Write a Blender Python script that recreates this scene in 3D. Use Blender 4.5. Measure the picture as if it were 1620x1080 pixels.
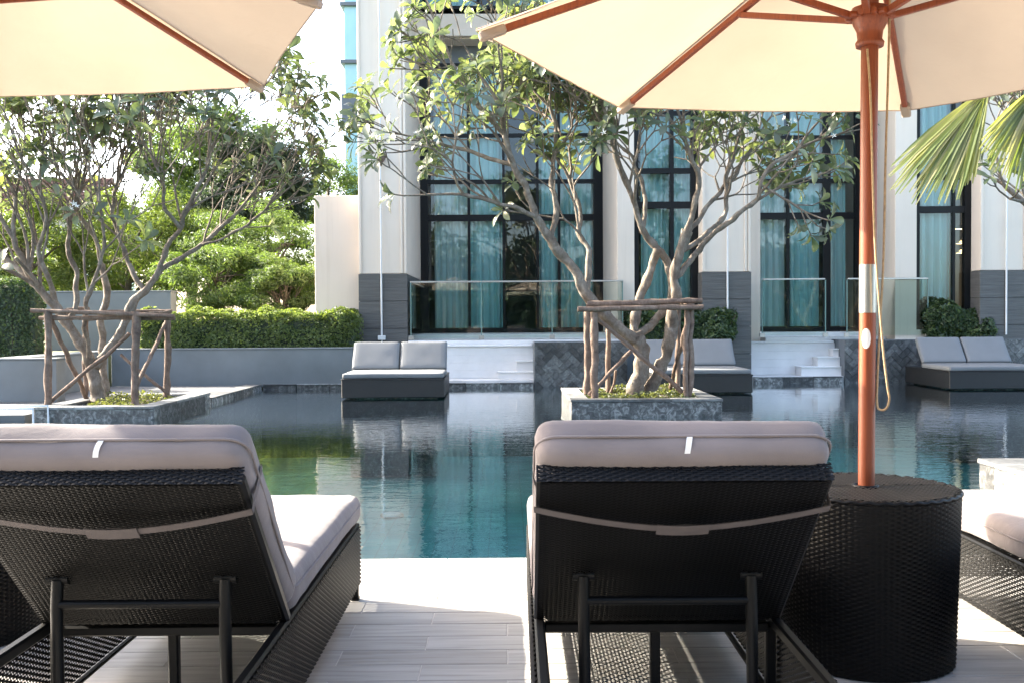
import bpy, bmesh, math, random
import numpy as np
from mathutils import Vector, Matrix, Euler, noise

for o in list(bpy.data.objects): bpy.data.objects.remove(o)
SC = bpy.context.scene
COL = SC.collection
R = math.radians
rng = random.Random(7)

# ------------------------------------------------------------------ camera
CAM = Vector((0, 0, 1.2))
FPX = 1575.0
ROT = (Matrix.Rotation(R(-0.36), 3, 'Z') @ Matrix.Rotation(R(90 - 1.27), 3, 'X') @ Matrix.Rotation(R(-0.35), 3, 'Z'))
cd = bpy.data.cameras.new('camera'); cam = bpy.data.objects.new('camera', cd); COL.objects.link(cam)
cd.sensor_width = 36; cd.lens = 35.0; cd.clip_start = 0.05; cd.clip_end = 3000
cam.matrix_world = Matrix.Translation(CAM) @ ROT.to_4x4()
SC.camera = cam

# ------------------------------------------------------------------ sky and sun
SUN_EL = 30.0
SUN_AZ = 68.0            # degrees to the left of straight ahead (+Y towards -X)
w = bpy.data.worlds.new('World'); SC.world = w; w.use_nodes = True
wn = w.node_tree.nodes; wl = w.node_tree.links
sky = wn.new('ShaderNodeTexSky'); sky.sky_type = 'NISHITA'; sky.sun_disc = False
sky.sun_elevation = R(SUN_EL); sky.sun_rotation = R(-SUN_AZ)
sky.air_density = .75; sky.dust_density = 3.0; sky.ozone_density = .6
wl.new(sky.outputs[0], wn['Background'].inputs[0]); wn['Background'].inputs[1].default_value = 0.15
sd = bpy.data.lights.new('sun', 'SUN'); sd.energy = 3.5; sd.angle = R(0.5); sd.color = (1.0, 0.94, 0.85)
sun = bpy.data.objects.new('sun', sd); COL.objects.link(sun)
_a, _e = R(SUN_AZ), R(SUN_EL)
SUNDIR = Vector((-math.sin(_a) * math.cos(_e), math.cos(_a) * math.cos(_e), math.sin(_e)))
sun.rotation_euler = SUNDIR.to_track_quat('Z', 'Y').to_euler()
sun.location = SUNDIR * 40
SC.view_settings.view_transform = 'Standard'; SC.view_settings.look = 'None'
SC.view_settings.gamma = 1.0; SC.view_settings.use_curve_mapping = False
SC.view_settings.exposure = 2.78
SC.view_settings.use_white_balance = True      # camera balanced for open shade
SC.view_settings.white_balance_temperature = 6850; SC.view_settings.white_balance_tint = 8
SC.render.engine = 'CYCLES'
SC.cycles.max_bounces = 10; SC.cycles.transparent_max_bounces = 24
SC.cycles.caustics_reflective = False; SC.cycles.caustics_refractive = False
SC.cycles.use_denoising = True

def ray(px, py):
    return ROT @ Vector(((px - 810) / FPX, -(py - 540) / FPX, -1))
def at(px, py, Y):                       # the point of the plane y = Y seen at a pixel of the photograph
    d = ray(px, py); return CAM + d * (Y / d.y)
def onz(px, py, z):
    d = ray(px, py); return CAM + d * ((z - CAM.z) / d.z)

# ------------------------------------------------------------------ object helpers
ORI = {}
def props(o, label=None, cat=None, group=None, kind=None):
    if label: o['label'] = label
    if cat: o['category'] = cat
    if group: o['group'] = group
    if kind: o['kind'] = kind
    return o
def thing(name, label, cat, loc=(0, 0, 0), group=None):
    o = bpy.data.objects.new(name, None); COL.objects.link(o)
    o.empty_display_size = 0.1; o.location = loc; ORI[o.name] = Vector(loc)
    return props(o, label, cat, group)
def link(name, me, parent=None, mat=None, kind=None, label=None):
    o = bpy.data.objects.new(name, me); COL.objects.link(o)
    if mat and not me.materials: me.materials.append(mat)
    if parent is not None:
        o.parent = parent; ORI[o.name] = ORI[parent.name]
    else: ORI[o.name] = Vector((0, 0, 0))
    return props(o, label, None, None, kind)
def copy_tree(o, parent=None):
    c = o.copy(); COL.objects.link(c)
    if parent is not None: c.parent = parent
    for ch in o.children: copy_tree(ch, c)
    return c

class MB:
    """collects shapes in world coordinates; build() links them as one mesh object"""
    def __init__(s): s.v = []; s.f = []; s.sm = []
    def add(s, vs, fs, smooth=False):
        n = len(s.v); s.v.extend([tuple(v) for v in vs])
        s.f.extend([tuple(i + n for i in f) for f in fs]); s.sm.extend([smooth] * len(fs)); return s
    def box(s, a, b, M=None, bev=0.0):
        x0, y0, z0 = a; x1, y1, z1 = b
        if bev <= 0:
            vs = [Vector(p) for p in ((x0,y0,z0),(x1,y0,z0),(x1,y1,z0),(x0,y1,z0),(x0,y0,z1),(x1,y0,z1),(x1,y1,z1),(x0,y1,z1))]
            if M: vs = [M @ v for v in vs]
            return s.add(vs, [(0,3,2,1),(4,5,6,7),(0,1,5,4),(1,2,6,5),(2,3,7,6),(3,0,4,7)])
        bm = bmesh.new(); bmesh.ops.create_cube(bm, size=1)
        for v in bm.verts: v.co = Vector(((x0+x1)/2 + v.co.x*(x1-x0), (y0+y1)/2 + v.co.y*(y1-y0), (z0+z1)/2 + v.co.z*(z1-z0)))
        bmesh.ops.bevel(bm, geom=bm.edges[:], offset=bev, segments=1, affect='EDGES', profile=.5)
        bm.verts.index_update()
        vs = [M @ v.co if M else v.co.copy() for v in bm.verts]
        fs = [tuple(v.index for v in f.verts) for f in bm.faces]; bm.free()
        return s.add(vs, fs)
    def tube(s, pts, rad, seg=8, cap=True, smooth=True, rough=0.0):
        pts = [Vector(p) for p in pts]; n = len(pts)
        if not hasattr(rad, '__len__'): rad = [rad] * n
        vs = []; fs = []; ref = None
        for i, p in enumerate(pts):
            d = (pts[min(i+1, n-1)] - pts[max(i-1, 0)])
            d = d.normalized() if d.length > 1e-9 else Vector((0,0,1))
            if ref is None:
                ref = d.orthogonal().normalized()
            ref = (ref - d * ref.dot(d))
            ref = ref.normalized() if ref.length > 1e-6 else d.orthogonal().normalized()
            b = d.cross(ref)
            for k in range(seg):
                a = 2 * math.pi * k / seg
                o_ = ref * math.cos(a) + b * math.sin(a); q_ = p + o_ * rad[i]
                if rough: q_ += o_ * rad[i] * rough * (noise.noise(Vector((q_.x*16, q_.y*16, q_.z*5))) + .6*noise.noise(Vector((q_.x*34, q_.y*34, q_.z*14))))
                vs.append(q_)
        for i in range(n - 1):
            for k in range(seg):
                k2 = (k + 1) % seg
                fs.append((i*seg+k, i*seg+k2, (i+1)*seg+k2, (i+1)*seg+k))
        s.add(vs, fs, smooth)
        if cap:
            s.add(vs[:seg], [tuple(reversed(range(seg)))]); s.add(vs[-seg:], [tuple(range(seg))])
        return s
    def lathe(s, prof, c, seg=32, smooth=True, cap=True):
        vs = []; fs = []; n = len(prof)
        for r, z in prof:
            for k in range(seg):
                a = 2*math.pi*k/seg; vs.append((c[0]+r*math.cos(a), c[1]+r*math.sin(a), c[2]+z))
        for i in range(n-1):
            for k in range(seg):
                k2 = (k+1) % seg; fs.append((i*seg+k, i*seg+k2, (i+1)*seg+k2, (i+1)*seg+k))
        s.add(vs, fs, smooth)
        if cap: s.add(vs[:seg], [tuple(reversed(range(seg)))]); s.add(vs[-seg:], [tuple(range(seg))])
        return s
    def grid(s, fn, nu, nv, smooth=True):
        vs = [fn(i/nu, j/nv) for j in range(nv+1) for i in range(nu+1)]
        fs = [(j*(nu+1)+i, j*(nu+1)+i+1, (j+1)*(nu+1)+i+1, (j+1)*(nu+1)+i) for j in range(nv) for i in range(nu)]
        return s.add(vs, fs, smooth)
    def mesh(s, name, off=Vector((0,0,0))):
        me = bpy.data.meshes.new(name)
        me.from_pydata([(v[0]-off[0], v[1]-off[1], v[2]-off[2]) for v in s.v], [], s.f)
        me.polygons.foreach_set('use_smooth', s.sm); me.update(); return me
    def build(s, name, mat, parent=None, kind=None, label=None):
        off = ORI[parent.name] if parent is not None else Vector((0,0,0))
        return link(name, s.mesh(name, off), parent, mat, kind, label)

def np_mesh(name, V, F, smooth=False):
    """V (n,3), F (m,k) arrays"""
    me = bpy.data.meshes.new(name); V = np.asarray(V, np.float32); F = np.asarray(F, np.int32)
    m, k = F.shape
    me.vertices.add(len(V)); me.vertices.foreach_set('co', V.ravel())
    me.loops.add(m*k); me.loops.foreach_set('vertex_index', F.ravel())
    me.polygons.add(m); me.polygons.foreach_set('loop_start', np.arange(0, m*k, k, dtype=np.int32))
    me.polygons.foreach_set('use_smooth', np.full(m, smooth)); me.update(calc_edges=True); return me

def single(name, mb, mat, label, cat, group=None, kind=None):
    o = mb.build(name, mat); return props(o, label, cat, group, kind)
def struct(name, mb, mat): return props(mb.build(name, mat), kind='structure')

# ------------------------------------------------------------------ materials
class NT:
    def __init__(s, name):
        s.m = bpy.data.materials.new(name); s.m.use_nodes = True
        s.n = s.m.node_tree.nodes; s.l = s.m.node_tree.links
        s.p = s.n['Principled BSDF']; s.out = s.n['Material Output']
    def new(s, t, **kw):
        n = s.n.new(t)
        for k, v in kw.items():
            if hasattr(n, k) and k not in n.inputs: setattr(n, k, v)
            else: n.inputs[k].default_value = v
        return n
    def link(s, a, b): s.l.new(a, b)
    def coord(s, scale=(1,1,1), obj=True, loc=(0,0,0), rot=(0,0,0)):
        tc = s.new('ShaderNodeTexCoord'); mp = s.new('ShaderNodeMapping')
        mp.inputs['Scale'].default_value = scale; mp.inputs['Location'].default_value = loc; mp.inputs['Rotation'].default_value = rot
        if obj == 'world':
            g = s.new('ShaderNodeNewGeometry'); s.link(g.outputs['Position'], mp.inputs[0])
        else: s.link(tc.outputs['Object'], mp.inputs[0])
        return mp.outputs[0]
    def noise(s, co, scale, detail=4, rough=.55, dist=0):
        n = s.new('ShaderNodeTexNoise'); n.inputs['Scale'].default_value = scale; n.inputs['Detail'].default_value = detail
        n.inputs['Roughness'].default_value = rough; n.inputs['Distortion'].default_value = dist
        s.link(co, n.inputs['Vector']); return n.outputs['Fac']
    def ramp(s, fac, stops):
        r = s.new('ShaderNodeValToRGB'); e = r.color_ramp.elements
        while len(e) < len(stops): e.new(.5)
        for k, (p, c) in zip(e, stops): k.position = p; k.color = (*c, 1) if len(c) == 3 else c
        s.link(fac, r.inputs[0]); return r.outputs[0]
    def mix(s, fac, a, b, mode='MIX'):
        m = s.new('ShaderNodeMix'); m.data_type = 'RGBA'; m.blend_type = mode
        for v, i in ((fac, 0), (a, 6), (b, 7)):
            if hasattr(v, 'is_linked'): s.link(v, m.inputs[i])
            else: m.inputs[i].default_value = v if i == 0 else (*v, 1)
        return m.outputs[2]
    def bump(s, h, strength=.3, dist=.01):
        b = s.new('ShaderNodeBump'); b.inputs['Strength'].default_value = strength; b.inputs['Distance'].default_value = dist
        s.link(h, b.inputs['Height']); s.link(b.outputs[0], s.p.inputs['Normal']); return b
    def base(s, c):
        if hasattr(c, 'is_linked'): s.link(c, s.p.inputs['Base Color'])
        else: s.p.inputs['Base Color'].default_value = (*c, 1)
    def rough(s, v):
        if hasattr(v, 'is_linked'): s.link(v, s.p.inputs['Roughness'])
        else: s.p.inputs['Roughness'].default_value = v

def rgbmul(c, k): return tuple(min(1, x*k) for x in c)
def plain(name, c, rough=.6, var=.12, scale=6, bump=.0, bscale=60, metal=0.0, spec=None, coord='world', rnd=0.0):
    t = NT(name); co = t.coord(obj=coord)
    n = t.noise(co, scale, 5)
    col = t.ramp(n, [(.3, rgbmul(c, 1-var)), (.7, rgbmul(c, 1+var))])
    if rnd:
        oi = t.new('ShaderNodeObjectInfo')
        k = t.ramp(oi.outputs['Random'], [(0, (1-rnd,)*3), (1, (1+rnd*.0,)*3)])
        col = t.mix(1.0, col, k, 'MULTIPLY')
    t.base(col); t.rough(rough); t.p.inputs['Metallic'].default_value = metal
    if spec is not None: t.p.inputs['Specular IOR Level'].default_value = spec
    if bump: t.bump(t.noise(co, bscale, 4), bump, .004)
    return t.m

M = {}
def m_stucco(name, c):
    t = NT(name); n = t.noise(t.coord(obj='world'), 1.1, 5); st = t.noise(t.coord((4.5, 4.5, .22), obj='world'), 1.6, 5, .65)
    col = t.ramp(n, [(.3, rgbmul(c, .965)), (.7, rgbmul(c, 1.03))])
    col = t.mix(1.0, col, t.ramp(st, [(.30, (.94,.93,.915)), (.48, (1,1,1))]), 'MULTIPLY')
    t.base(col); t.rough(.85); t.bump(t.noise(t.coord(obj='world'), 150, 4), .15, .004); return t.m
M['stucco'] = m_stucco('cream_stucco', (.79,.68,.565)); M['stucco_b'] = m_stucco('warm_stucco', (.80,.66,.535))
M['white'] = plain('white_paint', (.78,.77,.75), .55, .04, 3, .05, 120)
M['whitestone'] = plain('white_marble', (.74,.72,.70), .5, .08, 2.5)
M['grey_render'] = plain('grey_render', (.175,.192,.198), .75, .14, 1.4, .12, 60)
M['blackframe'] = plain('black_aluminium', (.008,.009,.010), .4, .1, 3, spec=.2)
M['greyframe'] = plain('grey_panel', (.14,.155,.17), .5, .05, 3)
M['dark'] = plain('dark_interior', (.02,.025,.028), .8, .1, 2)
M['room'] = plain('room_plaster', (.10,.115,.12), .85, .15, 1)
M['plastic'] = plain('black_wicker_plastic', (.0042,.0040,.0040), .40, .25, 12, spec=.22)
M['wicker_top'] = plain('canopy_lit_wicker', (.026,.022,.019), .5, .35, 9, spec=.25)  # table top wicker: the canopy's glow is put into a paler colour
M['plastic_d'] = plain('black_powder_coat', (.0045,.0045,.0047), .42, .1, 10, spec=.22)
M['greywicker'] = plain('charcoal_wicker', (.009,.0092,.0096), .5, .2, 14, .3, 90)
M['soil'] = plain('soil', (.055,.042,.03), .95, .4, 18, .8, 30)
M['rope'] = plain('tan_rope', (.42,.29,.16), .8, .2, 80, .5, 200)
M['steel'] = plain('brushed_steel', (.46,.455,.43), .35, .06, 30, metal=1.0)
M['sticker'] = plain('white_sticker', (.8,.8,.78), .5, .02, 5)
M['cushion_far'] = plain('pale_grey_canvas', (.185,.193,.20), .9, .05, 3, .2, 300)
M['tag'] = plain('white_tag', (.75,.74,.72), .8, .05, 30)
M['ground'] = plain('ground_soil', (.10,.11,.06), .95, .4, .3)
M['paving'] = plain('grey_paving', (.12,.125,.13), .7, .15, 1.5)
M['rooftile'] = plain('red_roof_tile', (.20,.105,.08), .8, .35, 3)
M['housewall'] = plain('house_wall', (.62,.58,.52), .85, .08, .7)
M['flower'] = plain('white_petals', (.82,.81,.74), .6, .05, 10)

def m_canvas():
    t = NT('mauve_grey_cushion'); co = t.coord()
    n = t.noise(co, 5, 5); c = t.ramp(n, [(.3, (.155,.132,.131)), (.7, (.195,.166,.164))])
    wv = t.noise(t.coord((1,1,1)), 420, 2)
    t.base(c); t.rough(.92)
    t.p.inputs['Sheen Weight'].default_value = .15
    a = t.new('ShaderNodeMath', operation='MULTIPLY_ADD'); t.link(wv, a.inputs[0]); a.inputs[1].default_value = .15
    t.link(t.noise(t.coord((1, 2.5, 1)), 7, 3, .5, .4), a.inputs[2]); t.bump(a.outputs[0], .3, .014); return t.m
M['cushion'] = m_canvas()
M['strap'] = plain('mauve_strap', (.10,.085,.085), .85, .1, 20)

def m_cloth():
    t = NT('cream_canopy_cloth'); n = t.noise(t.coord(obj='world'), 2.5, 4)
    c = t.ramp(n, [(.3, (.415,.335,.272)), (.7, (.445,.362,.297))])
    t.base(c); t.rough(.9)
    tr = t.new('ShaderNodeBsdfTranslucent'); t.link(t.mix(1.0, c, (1.0,.935,.80), 'MULTIPLY'), tr.inputs[0])
    w1 = t.noise(t.coord((1, 1, 1), obj='world'), 6, 4, .6, .8); w2 = t.noise(t.coord(obj='world'), 260, 2)
    wa = t.new('ShaderNodeMath', operation='MULTIPLY_ADD'); t.link(w2, wa.inputs[0]); wa.inputs[1].default_value = .06; t.link(w1, wa.inputs[2]); b = t.bump(wa.outputs[0], .07, .03); t.link(b.outputs[0], tr.inputs['Normal'])
    mx = t.new('ShaderNodeMixShader'); mx.inputs[0].default_value = .27
    t.link(t.p.outputs[0], mx.inputs[1]); t.link(tr.outputs[0], mx.inputs[2]); t.link(mx.outputs[0], t.out.inputs[0]); return t.m
M['cloth'] = m_cloth()

def m_wood(name, a, b, rough=.42, sc=(26,26,1.0)):
    t = NT(name); n = t.noise(t.coord(sc), 3, 8, .68, .9)
    t.base(t.ramp(n, [(.25, rgbmul(a, .45)), (.42, a), (.7, b)])); t.rough(rough); t.bump(n, .08, .004); return t.m
M['polewood'] = m_wood('varnished_wood', (.20,.041,.012), (.28,.064,.018))
M['bark'] = None
def m_bark(name, a, b, d):
    t = NT(name); co = t.coord(obj='world')
    n = t.noise(co, 7, 8, .65, .5); n2 = t.noise(t.coord((30,30,8), obj='world'), 1.4, 5, .7)
    c = t.ramp(n, [(.28, d), (.5, a), (.72, b)])
    c = t.mix(.55, c, t.ramp(n2, [(.3, (.35,.33,.3)), (.65, (1,1,1))]), 'MULTIPLY')
    t.base(c); t.rough(.88); t.bump(n2, .7, .02); return t.m
M['bark'] = m_bark('frangipani_bark', (.22,.175,.135), (.38,.33,.28), (.10,.075,.058))
M['stake'] = m_bark('weathered_pole', (.20,.135,.10), (.30,.22,.17), (.10,.065,.05))
M['bark2'] = m_bark('tree_bark', (.12,.095,.07), (.20,.17,.13), (.06,.05,.04))

def m_leaf(name, cols, trans=.35, rough=.4, tcol=(1.0,1.0,.35), objrnd=False):
    t = NT(name)
    if objrnd: r = t.new('ShaderNodeObjectInfo').outputs['Random']
    else: r = t.new('ShaderNodeNewGeometry').outputs['Random Per Island']
    k = len(cols) - 1
    c = t.ramp(r, [(i/k, x) for i, x in enumerate(cols)])
    t.base(c); t.rough(rough)
    tr = t.new('ShaderNodeBsdfTranslucent'); t.link(t.mix(1.0, c, tcol, 'MULTIPLY'), tr.inputs[0])
    mx = t.new('ShaderNodeMixShader'); mx.inputs[0].default_value = trans
    t.link(t.p.outputs[0], mx.inputs[1]); t.link(tr.outputs[0], mx.inputs[2]); t.link(mx.outputs[0], t.out.inputs[0]); return t.m
FR = [(.085,.11,.08), (.10,.13,.085), (.13,.17,.08), (.10,.12,.10), (.18,.21,.085), (.15,.17,.15)]
M['frleaf'] = m_leaf('frangipani_leaf', FR, .34, .27, (1.7,1.75,.95))
M['frleaf_o'] = m_leaf('frangipani_leaf_single', FR, .34, .27, (1.7,1.75,.95), True)
M['hedge'] = m_leaf('hedge_leaf', [(.07,.11,.035), (.13,.18,.06), (.18,.23,.085), (.09,.13,.045)], .4, .45, (1.8,1.8,.7))
M['shrub'] = m_leaf('shrub_leaf', [(.045,.075,.04), (.075,.12,.05), (.04,.07,.04), (.14,.19,.065)], .32, .4, (1.6,1.7,.7))
M['tree_lime'] = m_leaf('lime_foliage', [(.08,.115,.035), (.11,.15,.04), (.14,.175,.05), (.065,.10,.035)], .42, .5, (1.8,1.9,.7))
M['tree_mid'] = m_leaf('mid_green_foliage', [(.07,.11,.04), (.10,.15,.055), (.13,.18,.065), (.055,.09,.04)], .45, .5, (1.9,2.0,.7))
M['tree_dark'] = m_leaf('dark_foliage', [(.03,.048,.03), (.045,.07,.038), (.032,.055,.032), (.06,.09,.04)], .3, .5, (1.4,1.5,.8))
M['palm'] = m_leaf('palm_leaf', [(.10,.135,.045), (.15,.18,.06), (.22,.235,.09), (.30,.28,.15), (.09,.12,.045)], .4, .35, (1.8,1.8,.8))
M['groundcover'] = m_leaf('ground_cover_leaf', [(.09,.11,.045), (.16,.17,.08), (.06,.08,.035)], .35, .5, (1.6,1.6,.6))

def m_deck(brick=False):
    t = NT('wood_look_tile' + ('_far' if brick else ''))
    oi = t.new('ShaderNodeObjectInfo'); 
    g = t.new('ShaderNodeNewGeometry'); add = t.new('ShaderNodeVectorMath', operation='ADD')
    sc = t.new('ShaderNodeVectorMath', operation='SCALE'); t.link(oi.outputs['Random'], sc.inputs['Scale']); sc.inputs[0].default_value = (37, 19, 5)
    t.link(g.outputs['Position'], add.inputs[0]); t.link(sc.outputs[0], add.inputs[1])
    mp = t.new('ShaderNodeMapping'); mp.inputs['Scale'].default_value = (1.1, 16, 1); t.link(add.outputs[0], mp.inputs[0])
    n = t.noise(mp.outputs[0], 2.2, 7, .62, .5)
    c = t.ramp(n, [(.25, (.27,.255,.235)), (.5, (.40,.385,.36)), (.75, (.50,.485,.46))])
    k = t.ramp(oi.outputs['Random'], [(0, (.84,.83,.82)), (1, (1,1,1))])
    if not brick: c = t.mix(1.0, c, k, 'MULTIPLY')
    else:
        b = t.new('ShaderNodeTexBrick'); b.inputs['Scale'].default_value = 1; b.inputs['Brick Width'].default_value = .6
        b.inputs['Row Height'].default_value = .155; b.inputs['Mortar Size'].default_value = .002
        b.inputs['Color1'].default_value = (1,1,1,1); b.inputs['Color2'].default_value = (.85,.84,.83,1); b.inputs['Mortar'].default_value = (.9,.88,.85,1)
        t.link(g.outputs['Position'], b.inputs['Vector']); c = t.mix(1.0, c, b.outputs[0], 'MULTIPLY')
    t.base(c); t.rough(.55); t.bump(n, .06, .004); return t.m
M['deck'] = m_deck(); M['deck_far'] = m_deck(True)
M['grout'] = plain('pale_grout', (.52,.50,.47), .9, .05, 10)

def m_stone(name, a, b, c3, scale=9, rough=.55, bump=.6):
    t = NT(name); co = t.coord(obj='world')
    v = t.new('ShaderNodeTexVoronoi'); v.inputs['Scale'].default_value = scale; v.feature = 'F1'; t.link(co, v.inputs['Vector'])
    n = t.noise(co, scale*1.3, 7, .7, .8)
    c = t.ramp(n, [(.36, a), (.5, b), (.64, c3)])
    oi = t.new('ShaderNodeObjectInfo'); c = t.mix(1.0, c, t.ramp(oi.outputs['Random'], [(0, (.35,.36,.37)), (.55, (.9,.9,.9)), (1, (1.7,1.7,1.68))]), 'MULTIPLY')
    t.base(c); t.rough(rough); t.bump(n, bump, .012); return t.m
M['stone'] = m_stone('blue_grey_stone', (.045,.045,.044), (.12,.12,.117), (.38,.375,.36))
M['stone_tile'] = m_stone('blue_grey_stone_tile', (.05,.051,.05), (.09,.092,.09), (.17,.172,.168), 12, .5, .3)
M['coping'] = m_stone('pale_stone_coping', (.13,.132,.13), (.18,.182,.178), (.26,.262,.256), 6, .55, .2)

def m_slate():
    t = NT('ribbed_slate'); n = t.noise(t.coord((1.5, 1.5, 30), obj='world'), 1.6, 5, .6)
    t.base(t.ramp(n, [(.3, (.078,.076,.072)), (.7, (.125,.121,.114))])); t.rough(.65); t.bump(n, .5, .02); return t.m
M['slate'] = m_slate()

def m_curtain(name, c, tr=.12):
    t = NT(name); n = t.noise(t.coord((6,6,.3), obj='world'), 2, 3)
    col = t.ramp(n, [(.3, rgbmul(c,.85)), (.7, rgbmul(c,1.05))]); t.base(col); t.rough(.9)
    tl = t.new('ShaderNodeBsdfTranslucent'); t.link(col, tl.inputs[0]); mx = t.new('ShaderNodeMixShader'); mx.inputs[0].default_value = tr
    t.link(t.p.outputs[0], mx.inputs[1]); t.link(tl.outputs[0], mx.inputs[2]); t.link(mx.outputs[0], t.out.inputs[0]); return t.m
M['curtain'] = m_curtain('teal_curtain', (.50,.80,.79))
M['sheer'] = m_curtain('pale_sheer_curtain', (.70,.86,.83))

def m_glass(name, tint, ior=1.5, rough=.0):
    t = NT(name); t.n.remove(t.p)
    tr = t.new('ShaderNodeBsdfTransparent'); tr.inputs[0].default_value = (*tint, 1)
    gl = t.new('ShaderNodeBsdfGlossy'); gl.inputs['Roughness'].default_value = rough
    fr = t.new('ShaderNodeFresnel'); fr.inputs[0].default_value = ior
    bp = t.new('ShaderNodeBump'); bp.inputs['Strength'].default_value = .02; bp.inputs['Distance'].default_value = .05
    t.link(t.noise(t.coord(obj='world'), .9, 2), bp.inputs['Height']); t.link(bp.outputs[0], gl.inputs['Normal'])
    mx = t.new('ShaderNodeMixShader'); t.link(fr.outputs[0], mx.inputs[0]); t.link(tr.outputs[0], mx.inputs[1]); t.link(gl.outputs[0], mx.inputs[2])
    t.link(mx.outputs[0], t.out.inputs[0]); return t.m
M['glass'] = m_glass('window_glass', (.94,.985,.985), 1.5)
M['railglass'] = m_glass('railing_glass', (.92,.97,.95), 1.32)
def m_railedge():
    t = NT('green_glass_edge'); t.base((.16,.26,.23)); t.rough(.2); return t.m
M['glassedge'] = m_railedge()
def m_towerglass():
    t = NT('tower_glass'); n = t.noise(t.coord(obj='world'), .5, 2)
    t.base(t.ramp(n, [(.3, (.34,.58,.60)), (.7, (.42,.66,.68))])); t.rough(.12); return t.m
M['towerglass'] = m_towerglass()

def m_water():
    t = NT('pool_water'); t.n.remove(t.p)
    co = t.coord((1.0, 1.0, 1), obj='world')
    n1 = t.noise(t.coord((1.3, 2.6, 1), obj='world'), 3.2, 3, .5, .6)
    n2 = t.noise(t.coord((1, 1.7, 1), obj='world', rot=(0,0,.25)), 13, 2, .5, .5)
    n3 = t.noise(t.coord((1, 1, 1), obj='world'), .35, 2)
    k = t.ramp(n3, [(.35, (.25,)*3), (.65, (1,)*3)])
    a = t.new('ShaderNodeMath', operation='MULTIPLY_ADD'); t.link(n2, a.inputs[0]); a.inputs[1].default_value = .34; t.link(n1, a.inputs[2])
    b = t.new('ShaderNodeMath', operation='MULTIPLY'); t.link(a.outputs[0], b.inputs[0]); t.link(k, b.inputs[1])
    bp = t.new('ShaderNodeBump'); bp.inputs['Strength'].default_value = .075; bp.inputs['Distance'].default_value = .05; t.link(b.outputs[0], bp.inputs['Height'])
    tr = t.new('ShaderNodeBsdfTransparent'); tr.inputs[0].default_value = (.74,.93,.92, 1)
    gl = t.new('ShaderNodeBsdfGlossy'); gl.inputs['Roughness'].default_value = .015; gl.inputs[0].default_value = (.96,.98,.98,1)
    fr = t.new('ShaderNodeFresnel'); fr.inputs[0].default_value = 1.36
    t.link(bp.outputs[0], gl.inputs['Normal']); t.link(bp.outputs[0], fr.inputs['Normal'])
    fm = t.new('ShaderNodeMath', operation='MULTIPLY', use_clamp=True); t.link(fr.outputs[0], fm.inputs[0]); fm.inputs[1].default_value = 1.5
    mx = t.new('ShaderNodeMixShader'); t.link(fm.outputs[0], mx.inputs[0]); t.link(tr.outputs[0], mx.inputs[1]); t.link(gl.outputs[0], mx.inputs[2])
    t.link(mx.outputs[0], t.out.inputs[0]); return t.m
M['water'] = m_water()
def m_poolfloor():
    t = NT('teal_pool_tiles'); b = t.new('ShaderNodeTexBrick'); b.inputs['Scale'].default_value = 1; b.offset = 0
    b.inputs['Brick Width'].default_value = .2; b.inputs['Row Height'].default_value = .2; b.inputs['Mortar Size'].default_value = .006
    b.inputs['Color1'].default_value = (.14,.44,.44,1); b.inputs['Color2'].default_value = (.18,.52,.51,1); b.inputs['Mortar'].default_value = (.16,.32,.33,1)
    t.link(t.coord(obj='world'), b.inputs['Vector'])
    n = t.noise(t.coord(obj='world'), 1.1, 5); t.base(t.mix(1.0, b.outputs[0], t.ramp(n, [(.3, (.6,.65,.7)), (.7, (1.2,1.2,1.15))]), 'MULTIPLY')); t.rough(.5); return t.m
M['poolfloor'] = m_poolfloor()
def m_lamp():
    t = NT('warm_lamp'); t.base((.8,.6,.3)); t.p.inputs['Emission Color'].default_value = (1,.72,.35,1); t.p.inputs['Emission Strength'].default_value = 1.6; return t.m
M['lamp'] = m_lamp()

# ================================================================== THE SETTING
WZ = -0.04                       # water level
POOL_EDGE = 5.0
struct('ground', MB().box((-400, -300, -1.9), (400, 800, -1.7)), M['ground'])
# garden terrace behind the left wall
struct('garden_ground', MB().box((-90, 18.55, -1.69), (-3.0, 140, .62)), M['ground'])
struct('pool_floor', MB().box((-11, 5.02, -1.60), (14.5, 19.6, -1.30)), M['poolfloor'])
struct('water', MB().add([(-10.9, POOL_EDGE+.001, WZ), (14.4, POOL_EDGE+.001, WZ), (14.4, 19.55, WZ), (-10.9, 19.55, WZ)], [(0,1,2,3)]), M['water'])
struct('pool_wall', MB().box((-11.3, 4.7, -1.65), (14.8, 4.995, -.024)).box((-11.3, 5.0, -1.65), (-11.0, 20, .02)).box((14.5, 5.0, -1.65), (14.8, 18.0, .02)).box((10.61, 19.0, -1.65), (14.49, 19.4, .02)), M['poolfloor'])

# deck: far part by material, the part in view tile by tile
TW, TH = .60, .155
X0, X1, Y0 = -3.3, 4.5, POOL_EDGE - 16*TH
deck = struct('deck', MB().box((-12, -3.6, -.3), (15, Y0, 0)).box((-12, Y0, -.3), (X0, POOL_EDGE, 0)).box((X1, Y0, -.3), (15, POOL_EDGE, 0)).box((X0, Y0, -.3), (X1, POOL_EDGE-.006, -.006)), M['deck_far'])
grout = MB().box((X0+.001, Y0+.001, -.0055), (X1-.001, POOL_EDGE-.008, -.0025)).build('grout', M['grout'], deck)
def tile_mesh(wd, dp, hh, name, mat, bev=.0015):
    m = MB().box((-wd/2, -dp/2, -hh/2), (wd/2, dp/2, hh/2), bev=bev).mesh(name); m.materials.append(mat); return m
full = tile_mesh(TW-.004, TH-.004, .012, 'deck_tile', M['deck'])
half = tile_mesh(TW/2-.004, TH-.004, .012, 'deck_tile', M['deck'])
def tile(me, x, y):
    o = link('deck_tile', me, deck); o.location = (x, y, -.006 + rng.uniform(-.0006, .0004)); return o
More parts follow.
